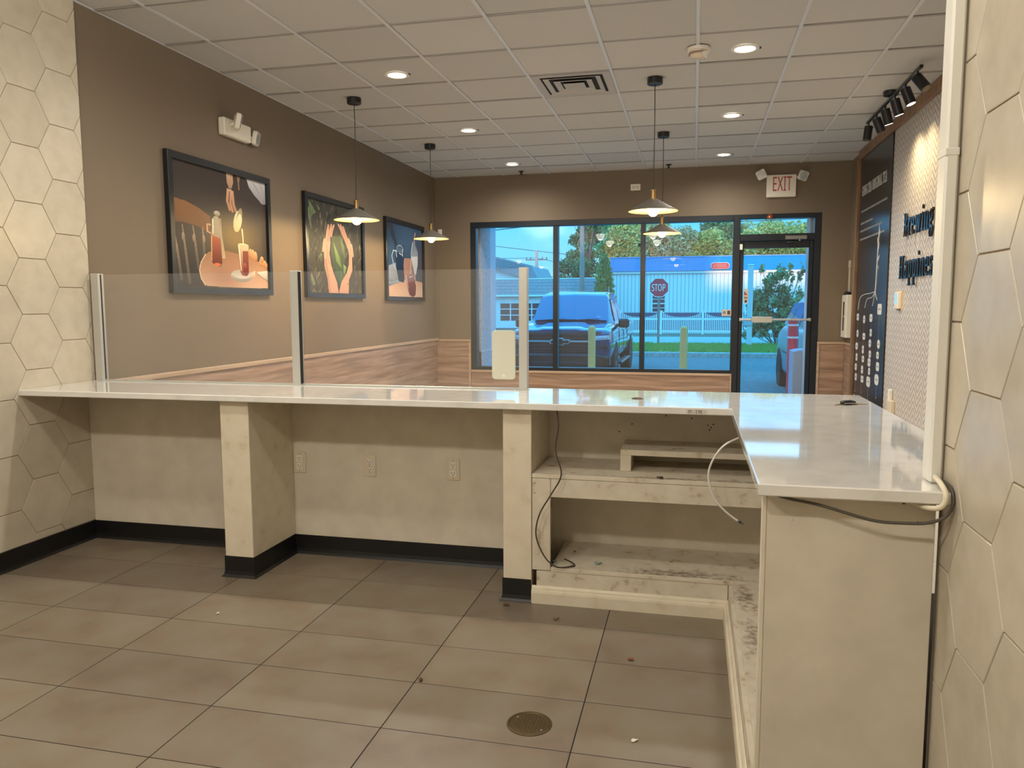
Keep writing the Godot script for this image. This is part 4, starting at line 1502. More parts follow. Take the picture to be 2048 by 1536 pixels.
func picture(label: String, zc: float, yc: float, print: Material) -> void:
	# frame on the left wall, 1.25 by 0.93 m, its front towards +x
	var t := thing("framed_picture", label, "picture", Vector3(XLW, yc, zc), PI / 2, "framed pictures on the brown wall")
	var w := 0.627
	var h := 0.467
	var b := MB.new()
	var rings := []
	for q in [[0.0, 0.001], [0.0, 0.034], [0.003, 0.037], [0.044, 0.037], [0.047, 0.034], [0.047, 0.016]]:
		rings.append([Vector3(-w + q[0], -h + q[0], q[1]), Vector3(w - q[0], -h + q[0], q[1]), Vector3(w - q[0], h - q[0], q[1]), Vector3(-w + q[0], h - q[0], q[1])])
	b.loft(rings, true, false, false)
	obj("frame", b, M.satin_black, t)
	b = MB.new()
	var x := w - 0.047
	var y := h - 0.047
	b.quad(Vector3(-x, -y, 0.016), Vector3(x, -y, 0.016), Vector3(x, y, 0.016), Vector3(-x, y, 0.016), true)
	b.span(Vector3(-x - 0.02, -y - 0.02, 0.002), Vector3(x + 0.02, y + 0.02, 0.0155))
	obj("print", b, print, t)


func emergency_head(at: Transform3D, parent: Node3D, r := 0.047) -> void:
	var b := MB.new()
	b.t = at
	b.prism(round_rect(r * 2, r * 2, r * 0.35), -0.035, 0.0, 0.004)
	obj("lamp_head", b, M.plate, parent)
	b = MB.new()
	b.t = at
	b.lathe([Vector2(0.0, 0.0)], 3)
	var keep := b.t
	b.t = keep * Transform3D(Basis(Vector3(1, 0, 0), PI / 2), Vector3(0, 0, 0.001))
	b.lathe([Vector2(0.0, 0.004), Vector2(r * 0.4, 0.0035), Vector2(r * 0.82, 0.0), Vector2(0, 0.0)].map(func(q): return q), 20)
	obj("reflector", b, M.chrome, parent)
	b = MB.new()
	b.t = keep
	b.prism(round_rect(r * 1.84, r * 1.84, r * 0.3), 0.005, 0.009, 0.002)
	obj("lens", b, M.lens, parent)


func wall_things() -> void:
	picture("framed print of a hand pouring milk over tea beside a bottle, nearest the glass guard", -5.112, 1.892, print_bottle())
	picture("framed print of two cupped hands around a green leaf bud", -6.942, 1.882, print_hands())
	picture("framed print of a blue jug and poured milk, nearest the window", -8.786, 1.866, print_milk())
	# emergency light on the left wall
	var e := thing("emergency_light", "white emergency light unit with two square lamp heads above the bottle picture", "emergency light", Vector3(XLW, 2.642, -5.285), PI / 2)
	var b := MB.new()
	b.span(Vector3(-0.175, -0.062, 0), Vector3(0.175, 0.062, 0.055), 0.008)
	obj("body", b, M.plate, e)
	emergency_head(Transform3D(Basis(Vector3.UP, 0.75) * Basis(Vector3(1, 0, 0), 0.2), Vector3(-0.085, 0.032, 0.118)), e, 0.058)
	emergency_head(Transform3D(Basis(Vector3.UP, 0.35) * Basis(Vector3(1, 0, 0), 0.2), Vector3(0.255, -0.012, 0.06)), e, 0.052)
	for q in [[Vector3(-0.085, 0.02, 0.05), Vector3(-0.095, 0.03, 0.09)], [Vector3(0.17, -0.01, 0.03), Vector3(0.22, -0.012, 0.03)]]:
		b = MB.new()
		b.cyl(q[0], q[1], 0.012, 10)
		obj("swivel", b, M.plate, e)
	# exit sign over the door
	var x := thing("exit_sign", "white exit sign with red letters and two lamp heads above the door", "exit sign", Vector3(0.99, 2.754, ZB))
	b = MB.new()
	b.span(Vector3(-0.168, -0.131, 0), Vector3(0.168, 0.131, 0.045), 0.006)
	obj("housing", b, M.plate, x)
	letters("EXIT", 0.166, 0.004, squeeze_to("EXIT", 0.166, 0.225, false, false), mat(178, 62, 58, 0.5), x, Transform3D(Basis.IDENTITY, Vector3(-0.108, -0.06, 0.046)), false, false)
	emergency_head(Transform3D(Basis(Vector3(0, 0, 1), 0.42) * Basis(Vector3.UP, -0.25) * Basis(Vector3(1, 0, 0), 0.25), Vector3(-0.235, 0.135, 0.062)), x, 0.056)
	emergency_head(Transform3D(Basis(Vector3(0, 0, 1), -0.3) * Basis(Vector3.UP, 0.25) * Basis(Vector3(1, 0, 0), 0.25), Vector3(0.245, 0.105, 0.062)), x, 0.056)
	for q in [[Vector3(-0.16, 0.115, 0.025), Vector3(-0.22, 0.128, 0.03)], [Vector3(0.16, 0.10, 0.025), Vector3(0.23, 0.105, 0.03)]]:
		b = MB.new()
		b.cyl(q[0], q[1], 0.012, 10)
		obj("swivel", b, M.plate, x)
	# horizontal outlet plate above the window, and a sensor in the far corner
	var o := thing("wall_outlet_plate", "white sideways outlet plate high on the wall above the window", "outlet", Vector3(-0.742, 2.807, ZB))
	b = MB.new()
	b.prism(round_rect(0.122, 0.078, 0.005, 3), 0, 0.007, 0.002, false)
	obj("cover_plate", b, M.plate, o)
	for sx in [-0.022, 0.022]:
		b = MB.new()
		b.box(Vector3(sx, 0, 0.0075), Vector3(0.03, 0.032, 0.003), 0.001)
		obj("receptacle", b, M.ivory, o)
	b = MB.new()
	for sx in [-0.022, 0.022]:
		b.span(Vector3(sx - 0.006, -0.008, 0.006), Vector3(sx - 0.004, 0.002, 0.0093))
		b.span(Vector3(sx + 0.004, -0.008, 0.006), Vector3(sx + 0.006, 0.002, 0.0093))
	obj("slot", b, M.slot, o).set_meta("kind", "stuff")
	b = MB.new()
	b.box(Vector3(0, 0, 0.02), Vector3(0.052, 0.088, 0.04), 0.006)
	o = obj("motion_sensor", b, M.pvc)
	o.position = Vector3(-3.315, 2.307, ZB)
	tag(o, "small white box sensor on the back wall in the left corner beyond the pendant", "sensor")
	menu_board()
	# fire alarm box, plates and trim near the right corner
	var f := thing("alarm_cabinet", "white shallow wall box with dark slotted windows beside the wood trim", "wall box", Vector3(XR, 1.2, -9.78), -PI / 2)
	b = MB.new()
	b.span(Vector3(-0.15, -0.25, 0), Vector3(0.15, 0.25, 0.06), 0.006)
	obj("box_body", b, M.plate, f)
	for y in [-0.17, 0.01]:
		b = MB.new()
		b.span(Vector3(-0.06, y, 0.058), Vector3(0.03, y + 0.16, 0.0615), 0.002)
		obj("slot_window", b, mat(70, 72, 74, 0.25), f)
	b = MB.new()
	b.cyl(Vector3(-0.015, 0, 0.058), Vector3(-0.015, 0, 0.064), 0.012, 14, 0.002)
	obj("lock", b, M.black, f)
	b = MB.new()
	b.prism(PackedVector2Array([Vector2(-0.12, 0.25), Vector2(0.1, 0.25), Vector2(0.07, 0.282), Vector2(-0.02, 0.29), Vector2(-0.1, 0.275)]), 0.005, 0.05, 0.004)
	obj("top_cover", b, M.black, f)
	b = MB.new()
	b.span(Vector3(XR - 0.008, 1.09, -9.555), Vector3(XR, 1.205, -9.485), 0.003)
	tag(obj("switch_plate", b, M.plate), "white switch plate on the wall between wall box and wood trim", "switch")
	b = MB.new()
	b.span(Vector3(XR - 0.02, 1.47, -9.80), Vector3(XR, 1.85, -9.782), 0.003)
	b.span(Vector3(XR - 0.024, 1.765, -9.815), Vector3(XR, 1.85, -9.765), 0.003)
	tag(obj("wire_cover", b, mat(190, 178, 160, 0.5)), "slim pale wire cover strip running up above the white wall box", "raceway")
	# raised lettering on the herringbone covering
	var out := Basis(Vector3(0, 0, 1), Vector3.UP, Vector3(-1, 0, 0))
	for q in [["Brewing", "raised black lettering reading Brewing on the herringbone wall", 1.915, -7.375, 0.80], ["Happiness", "raised black lettering reading Happiness on the herringbone wall", 1.558, -7.47, 0.82]]:
		var s := thing("wall_lettering", q[1], "lettering", Vector3(XR - 0.004, q[2], q[3]), 0, "raised words on the herringbone wall")
		letters(q[0], 0.195, 0.016, q[4], M.gloss_black, s, Transform3D(out, Vector3(-0.022, 0, 0)), false, true, "letter", 0.8)
		b = MB.new()
		for k in 6:
			b.cyl(Vector3(-0.016, 0.08, 0.05 + k * 0.17), Vector3(0.0, 0.08, 0.05 + k * 0.17), 0.003, 6)
		obj("stand_off", b, M.black, s).set_meta("kind", "stuff")
	# thermostat with its screen, and an outlet with a night light low on the same wall
	var th := thing("thermostat", "small thermostat with a lit blue screen on the herringbone wall", "thermostat", Vector3(XR - 0.004, 1.372, -7.46), -PI / 2)
	b = MB.new()
	b.box(Vector3(0, 0, 0.021), Vector3(0.12, 0.15, 0.034), 0.006)
	obj("case", b, M.plate, th)
	b = MB.new()
	b.span(Vector3(-0.045, -0.035, 0.037), Vector3(0.045, 0.06, 0.0392), 0.001)
	obj("screen", b, screen_material(), th)
	b = MB.new()
	b.box(Vector3(0.0, 0.0, 0.002), Vector3(0.15, 0.175, 0.004), 0.001)
	obj("back_plate", b, mat(216, 190, 156, 0.7), th)
	b = MB.new()
	b.box(Vector3(0, -0.082, 0.018), Vector3(0.045, 0.016, 0.02), 0.003)
	obj("clip", b, M.steel, th)
	var n := thing("plug_light", "cream outlet cover with a white plug-in unit above, low on the herringbone wall", "outlet", Vector3(XR - 0.004, 0.40, -7.56), -PI / 2)
	b = MB.new()
	b.box(Vector3(0, -0.01, 0.018), Vector3(0.15, 0.16, 0.036), 0.005)
	obj("cover_box", b, M.ivory, n)
	b = MB.new()
	b.box(Vector3(-0.045, 0.11, 0.016), Vector3(0.06, 0.11, 0.03), 0.005)
	obj("plug_unit", b, M.pvc, n)
	b = MB.new()
	b.box(Vector3(-0.066, -0.06, 0.037), Vector3(0.012, 0.05, 0.004), 0.001)
	obj("slot", b, M.slot, n)


func screen_material() -> StandardMaterial3D:
	var im := Image.create(32, 32, false, Image.FORMAT_RGB8)
	im.fill(Color8(120, 206, 240))
	for r in [[0, 18, 32, 8, Color8(70, 130, 120)], [4, 6, 6, 6, Color8(230, 244, 250)], [14, 5, 10, 2, Color8(60, 110, 160)], [14, 10, 14, 2, Color8(60, 110, 160)], [0, 26, 32, 6, Color8(220, 232, 230)]]:
		im.fill_rect(Rect2i(r[0], r[1], r[2], r[3]), r[4])
	var m := StandardMaterial3D.new()
	m.albedo_color = Color(0.02, 0.02, 0.02)
	m.roughness = 0.2
	m.emission_enabled = true
	m.emission_texture = ImageTexture.create_from_image(im)
	m.emission_operator = BaseMaterial3D.EMISSION_OP_MULTIPLY
	m.emission = Color.WHITE
	m.emission_energy_multiplier = 0.8
	return m


func menu_board() -> void:
	# tall dark board on the right wall: drawn stem whose threads carry tags
	var t := thing("menu_board", "tall dark wall board with a heading and a drawn plant with hanging tags", "board", Vector3(XR - 0.006, 0, -8.63), -PI / 2)
	var b := MB.new()
	b.span(Vector3(-0.70, 0.02, 0.0), Vector3(0.70, 2.922, 0.012), 0.002)
	obj("board", b, M.board, t)
	var at := Transform3D(Basis.IDENTITY, Vector3(-0.60, 2.505, 0.0125))
	letters("GONG CHA ORIGINAL TEA", 0.105, 0.002, 0.60, M.chalk, t, at, false, true, "letter", 0.85)
	# lines of small print
	b = MB.new()
	for r in [[2.33, 0.58], [2.20, -0.02], [2.12, 0.40], [2.03, 0.52]]:
		var x := -0.60
		while x < r[1]:
			var w := rnd(0.03, 0.10)
			b.span(Vector3(x, r[0], 0.0122), Vector3(minf(x + w, r[1]), r[0] + 0.020, 0.0128))
			x += w + 0.016
	obj("small_print", b, M.chalk_dim, t).set_meta("kind", "stuff")
	# the plant
	b = MB.new()
	var z := 0.0128
	b.tube([Vector3(0.30, 2.02, z), Vector3(0.28, 1.85, z), Vector3(0.27, 1.70, z), Vector3(0.26, 1.55, z), Vector3(0.24, 1.465, z)], 0.006, 5)
	b.tube([Vector3(0.24, 1.465, z), Vector3(0.0, 1.45, z), Vector3(-0.30, 1.44, z), Vector3(-0.48, 1.40, z), Vector3(-0.55, 1.28, z)], 0.004, 5)
	b.tube([Vector3(0.24, 1.465, z), Vector3(0.10, 1.41, z), Vector3(-0.12, 1.39, z), Vector3(-0.22, 1.30, z)], 0.0035, 5)
	b.tube([Vector3(0.24, 1.465, z), Vector3(0.20, 1.40, z), Vector3(0.14, 1.32, z)], 0.003, 5)
	b.tube([Vector3(0.24, 1.465, z), Vector3(0.28, 1.42, z), Vector3(0.34, 1.38, z)], 0.003, 5)
	for q in [[0.30, 2.02, 0.0, 0.11], [0.29, 1.90, 0.5, 0.12], [0.28, 1.86, -0.5, 0.10], [0.30, 1.96, 0.25, 0.10], [0.31, 2.0, -0.3, 0.08], [0.28, 1.76, -0.9, 0.10], [0.27, 1.66, -0.7, 0.08], [0.27, 1.68, -1.3, 0.07]]:
		var k := b.t
		b.t = Transform3D(Basis(Vector3(0, 0, 1), q[2]), Vector3(q[0], q[1], z))
		b.prism(PackedVector2Array([Vector2(0, 0), Vector2(0.016, q[3] * 0.4), Vector2(0.008, q[3] * 0.8), Vector2(0, q[3]), Vector2(-0.008, q[3] * 0.8), Vector2(-0.016, q[3] * 0.4)]), -0.0005, 0.0006)
		b.t = k
	obj("drawn_plant", b, M.chalk, t)
	# tags on threads
	var cols := [
		[-0.55, [1.20, 1.02, 0.88, 0.76, 0.65, 0.54], 0.38],
		[-0.22, [1.18, 1.0, 0.86, 0.76, 0.645, 0.545], 0.40],
		[0.10, [1.20, 1.05, 0.94, 0.83, 0.745, 0.655, 0.545], 0.36],
		[0.46, [1.29, 0.95, 0.84, 0.73, 0.60], 0.42],
	]
	var c := 0
	for q in cols:
		b = MB.new()
		b.span(Vector3(q[0] - 0.002, q[2], 0.0122), Vector3(q[0] + 0.002, q[1][0], 0.0127))
		b.cyl(Vector3(q[0], q[2], 0.0122), Vector3(q[0], q[2], 0.0128), 0.012, 8)
		obj("thread", b, M.chalk_dim, t)
		var i := 0
		for y in q[1]:
			var big: bool = (i == q[1].size() - 1 and c > 1) or (c == 3 and i == 0)
			var w: float = 0.17 if big else [0.11, 0.10, 0.125, 0.09][(i + c) % 4]
			var h: float = 0.105 if big else [0.075, 0.085, 0.08, 0.07][(i * 2 + c) % 4]
			b = MB.new()
			b.t = Transform3D(Basis(Vector3(0, 0, 1), 0.0), Vector3(q[0] + 0.02 * (i % 2), y, 0))
			b.prism(round_rect(w, h, minf(w, h) * [0.25, 0.45, 0.35][(i + c) % 3], 4), 0.0124, 0.0136)
			var tg := obj("tag", b, M.chalk, t)
			b = MB.new()
			b.t = Transform3D(Basis.IDENTITY, Vector3(q[0] + 0.02 * (i % 2), y, 0))
			b.span(Vector3(-w * 0.33, -0.007, 0.0137), Vector3(w * 0.33, 0.007, 0.0142))
			obj("tag_print", b, M.chalk_dim, tg)
			i += 1
		c += 1
	for q in [["Black", -0.62, 0.315], ["Green", -0.33, 0.315], ["Oolong", -0.02, 0.29], ["Earl", 0.36, 0.31], ["Grey", 0.36, 0.25]]:
		var m := text(q[0], 0.045, 0.001, true, false)
		var o := put("tea_name", m, M.chalk, t)
		o.position = Vector3(q[1], q[2], 0.0128)


# ---------------------------------------------------------------- ceiling fittings and their lights
func spot(at: Vector3, aim: Vector3, energy: float, c: Color, angle: float, size: float, soft := 1.0) -> void:
	var l := SpotLight3D.new()
	l.name = "lamp"
	add_child(l, true)
	l.position = at
	l.basis = Basis.looking_at(aim.normalized(), Vector3.UP if absf(aim.normalized().y) < 0.95 else Vector3.FORWARD)
	l.light_color = c.linear_to_srgb()
	l.light_energy = energy
	l.spot_angle = angle
	l.spot_angle_attenuation = soft
	l.spot_range = 30
	l.spot_attenuation = 2
	l.light_size = size
	l.shadow_enabled = true


func omni(at: Vector3, energy: float, c: Color, size: float) -> void:
	var l := OmniLight3D.new()
	l.name = "lamp"
	add_child(l, true)
	l.position = at
	l.light_color = c.linear_to_srgb()
	l.light_energy = energy
	l.omni_range = 30
	l.omni_attenuation = 2
	l.light_size = size
	l.shadow_enabled = true


func downlight(at: Vector3, label: String) -> void:
	var t := thing("ceiling_light", label, "ceiling light", at, 0, "recessed ceiling lights")
	var b := MB.new()
	b.lathe([Vector2(0.066, -0.002), Vector2(0.070, -0.006), Vector2(0.090, -0.004), Vector2(0.093, 0.0), Vector2(0.066, 0.002), Vector2(0.066, -0.002)], 32)
	obj("trim_ring", b, M.plate, t)
	b = MB.new()
	b.lathe([Vector2(0, -0.0025), Vector2(0.066, -0.0015), Vector2(0.066, 0.001), Vector2(0, 0.001)], 32)
	obj("lamp_disc", b, M.lamp, t)
	b = MB.new()
	b.box(Vector3(0.098, -0.003, 0.0), Vector3(0.012, 0.006, 0.02), 0.002)
	obj("spring_clip", b, M.slot, t)
	spot(at + Vector3(0, -0.012, 0), Vector3.DOWN, DOWN_ENERGY, WARM, 84, 0.065)


func pendant(at: Vector3, label: String) -> void:
	var t := thing("pendant_lamp", label, "pendant lamp", at, 0, "pendant lamps")
	var b := MB.new()
	b.lathe([Vector2(0, -0.045), Vector2(0.052, -0.045), Vector2(0.058, -0.040), Vector2(0.058, 0.0), Vector2(0, 0.0)], 28)
	obj("canopy", b, M.satin_black, t)
	var ys := 2.135 - CEIL
	b = MB.new()
	b.tube([Vector3(0, -0.044, 0), Vector3(0.003, -0.3, 0), Vector3(0.002, -0.6, 0.001), Vector3(0, ys + 0.072, 0)], 0.0032, 8)
	obj("cord", b, M.black, t)
	b = MB.new()
	b.lathe([Vector2(0, ys), Vector2(0.019, ys), Vector2(0.019, ys + 0.058), Vector2(0.023, ys + 0.060), Vector2(0.023, ys + 0.068), Vector2(0.015, ys + 0.073), Vector2(0, ys + 0.074)], 20)
	obj("socket", b, M.brass, t)
	b = MB.new()
	b.lathe([Vector2(0.187, ys - 0.090), Vector2(0.187, ys - 0.086), Vector2(0.06, ys - 0.016), Vector2(0.032, ys + 0.001), Vector2(0.0, ys + 0.003)], 40)
	obj("shade", b, M.shade_out, t)
	b = MB.new()
	b.lathe([Vector2(0.0, ys - 0.003), Vector2(0.030, ys - 0.004), Vector2(0.058, ys - 0.020), Vector2(0.184, ys - 0.090), Vector2(0.187, ys - 0.090)], 40)
	obj("shade_lining", b, M.shade_in, t)
	b = MB.new()
	b.lathe([Vector2(0, -0.042), Vector2(0.018, -0.038), Vector2(0.034, -0.024), Vector2(0.041, -0.004), Vector2(0.038, 0.014), Vector2(0.024, 0.034), Vector2(0.014, 0.05), Vector2(0, 0.052)].map(func(q): return q + Vector2(0, ys - 0.088)), 24)
	obj("bulb", b, M.bulb, t)
	omni(at + Vector3(0, ys - 0.090, 0), PENDANT_ENERGY, BULB, 0.03)


func ceiling_things() -> void:
	for q in [[-2.155, -5.51, "recessed ceiling light nearest the counter on the left, above the bottle picture"], [-2.155, -7.36, "middle one of the three left recessed ceiling lights"], [-2.155, -9.21, "recessed ceiling light in the left row nearest the window wall"],
			[0.294, -5.51, "largest looking recessed ceiling light at the right beside the smoke detector"], [0.294, -7.36, "middle one of the three right recessed ceiling lights"], [0.294, -9.21, "recessed ceiling light in the right row nearest the exit sign"]]:
		downlight(Vector3(q[0], CEIL, q[1]), q[2])
	for q in [[-2.155, -3.67, "added unseen recessed ceiling light straight above the counter at the left pier"], [0.294, -3.67, "added unseen recessed ceiling light straight above the corner of the counter"]]:  # unseen pair continuing the rows, added to brighten the countertop
		downlight(Vector3(q[0], CEIL, q[1]), q[2])
	# two rows carry on over the kitchen, behind the camera's upper edge
	for q in [[-2.155, -1.83, "opal ceiling light over the kitchen, left of the pair nearest the counter"], [-0.95, -1.83, "opal ceiling light over the kitchen, right of the pair nearest the counter"], [-2.155, 0.21, "opal ceiling light over the kitchen, left of the middle pair"], [-0.95, 0.21, "opal ceiling light over the kitchen, right of the middle pair"]]:
		kitchen_light(Vector3(q[0], CEIL, q[1]), q[2])
	for q in [[-2.735, -6.03, "pendant lamp hanging before the picture of cupped hands"], [-2.735, -7.90, "pendant lamp hanging before the milk jug picture in the left corner"], [-0.317, -6.05, "nearer and higher looking pendant lamp before the window"], [-0.325, -7.93, "pendant lamp farther back, overlapping the third window pane"]]:
		pendant(Vector3(q[0], CEIL, q[1]), q[2])
	diffuser()
	smoke_detector()
	for q in [[-2.157, -9.72, "small fire sprinkler head on the ceiling by the left row of lights"], [-0.33, -9.70, "small fire sprinkler head on the ceiling behind the right pendants"]]:
		var s := thing("sprinkler_head", q[2], "sprinkler", Vector3(q[0], CEIL, q[1]), 0, "sprinkler heads")
		var b := MB.new()
		b.lathe([Vector2(0, -0.008), Vector2(0.030, -0.006), Vector2(0.036, 0.0), Vector2(0, 0.0)], 20)
		obj("escutcheon", b, M.black, s)
		b = MB.new()
		b.cyl(Vector3(0, -0.036, 0), Vector3(0, -0.006, 0), 0.007, 10)
		for x in [-0.012, 0.012]:
			b.cyl(Vector3(x, -0.036, 0), Vector3(x * 0.6, -0.008, 0), 0.0025, 6)
		obj("frame", b, M.black, s)
		b = MB.new()
		b.lathe([Vector2(0, -0.042), Vector2(0.020, -0.041), Vector2(0.019, -0.038), Vector2(0, -0.037)], 16)
		obj("deflector", b, M.black, s)
	track_light()


func kitchen_light(at: Vector3, label: String) -> void:
	var t := thing("kitchen_ceiling_light", label, "ceiling light", at, 0, "opal lights over the kitchen")
	var b := MB.new()
	b.lathe([Vector2(0, -0.03), Vector2(0.11, -0.03), Vector2(0.12, -0.02), Vector2(0.12, 0), Vector2(0, 0)], 28)
	obj("pan", b, M.plate, t)
	b = MB.new()
	b.lathe([Vector2(0, -0.15), Vector2(0.05, -0.145), Vector2(0.085, -0.12), Vector2(0.10, -0.08), Vector2(0.10, -0.032), Vector2(0, -0.031)], 28)
	obj("lamp_bowl", b, M.lamp, t)
	omni(at + Vector3(0, -0.10, 0), KITCHEN_ENERGY * (0.55 if at.z < -1 else 1.6), WARM, 0.07)


func diffuser() -> void:
	var t := thing("air_diffuser", "square stepped metal air diffuser set in the ceiling grid", "air vent", Vector3(-0.924, CEIL, -6.0825))
	var b := MB.new()
	var h := 0.292
	b.span(Vector3(-h, 0.003, -h), Vector3(h, 0.02, h))
	obj("back_plate", b, M.slot, t)
	var k := 0
	for q in [[0.292, 0.235, 0.0, 0.0], [0.215, 0.165, -0.004, 0.010], [0.145, 0.10, -0.006, 0.008], [0.08, 0.0, -0.008, 0.004]]:
		b = MB.new()
		var R := []
		for e in [[q[0], q[2] + 0.0], [q[0] - 0.001, q[2] - 0.002], [maxf(q[1], 0.004), q[2] + q[3]], [maxf(q[1], 0.004), q[2] + q[3] + 0.002]]:
			R.append([Vector3(-e[0], e[1], -e[0]), Vector3(e[0], e[1], -e[0]), Vector3(e[0], e[1], e[0]), Vector3(-e[0], e[1], e[0])])
		R.reverse()
		b.loft(R, true, k == 3, false)
		obj("cone", b, mat(176, 172, 166, 0.5), t)
		k += 1


func smoke_detector() -> void:
	var t := thing("smoke_detector", "round white smoke detector with a torn paper flap hanging from it", "smoke detector", Vector3(-0.004, CEIL, -5.43))
	var b := MB.new()
	b.lathe([Vector2(0, -0.022), Vector2(0.068, -0.022), Vector2(0.073, -0.018), Vector2(0.073, 0), Vector2(0, 0)], 32)
	obj("base_ring", b, M.plate, t)
	b = MB.new()
	b.lathe([Vector2(0, -0.062), Vector2(0.045, -0.060), Vector2(0.054, -0.052), Vector2(0.062, -0.030), Vector2(0.062, -0.023), Vector2(0, -0.022)], 32)
	obj("head", b, M.ivory, t)
	b = MB.new()
	b.lathe([Vector2(0.0615, -0.044), Vector2(0.0632, -0.040), Vector2(0.0638, -0.034), Vector2(0.0625, -0.031)], 32)
	obj("vent_band", b, mat(150, 128, 116, 0.6), t)
	b = MB.new()
	var A := []
	for e in [-0.0008, 0.0008]:
		A.append([Vector3(0.018, -0.045, 0.062 + e), Vector3(0.036, -0.075, 0.064 + e), Vector3(0.052, -0.085, 0.058 + e), Vector3(0.058, -0.062, 0.05 + e), Vector3(0.066, -0.046, 0.035 + e), Vector3(0.066, -0.03, 0.03 + e), Vector3(0.04, -0.036, 0.056 + e)])
	b.loft(A, true, true, false)
	obj("paper_flap", b, mat(232, 226, 214, 0.7), t)


func track_light() -> void:
	var t := thing("track_light", "black track light bar with six swivelling spot heads near the menu board", "track light", Vector3(1.495, CEIL, -6.87))
	var b := MB.new()
	b.lathe([Vector2(0, -0.03), Vector2(0.054, -0.03), Vector2(0.058, -0.026), Vector2(0.058, 0), Vector2(0, 0)], 28)
	obj("canopy", b, M.satin_black, t)
	b = MB.new()
	b.cyl(Vector3(0, -0.04, 0), Vector3(0, -0.02, 0), 0.012, 12)
	b.span(Vector3(-0.0125, -0.062, -0.86), Vector3(0.0125, -0.040, 0.86), 0.003)
	obj("bar", b, M.satin_black, t)
	var aims := [Vector3(0.42, -0.80, 0.50), Vector3(0.34, -0.93, 0.12), Vector3(0.32, -0.94, -0.08), Vector3(0.30, -0.95, -0.12), Vector3(0.40, -0.95, -0.1), Vector3(-0.10, -1, 0.0)]
	for i in 6:
		var z := 0.765 - i * 0.312
		var a: Vector3 = aims[i].normalized()
		var top := Vector3(0.0, -0.105, z)
		var head := Node3D.new()
		b = MB.new()
		b.cyl(Vector3(0, -0.105, z), Vector3(0, -0.06, z), 0.007, 10)
		b.ball(Vector3(0, -0.108, z), Vector3(0.012, 0.012, 0.012), 12, 8)
		b.cyl(top - a * 0.012, top + a * 0.115, 0.036, 24, 0.004)
		head.free()
		var hd := obj("spot_head", b, M.satin_black, t)
		b = MB.new()
		b.cyl(top + a * 0.1145, top + a * 0.1165, 0.030, 20)
		var lit := i in [1, 2, 3]
		obj("lamp_face", b, M.spot if lit else M.lens_dark, hd)
		if lit:
			spot(t.position + top + a * 0.122, a, TRACK_ENERGY * [0, 0.45, 0.9, 1.2][i], Color(1.0, 0.78, 0.44), 62, 0.03)


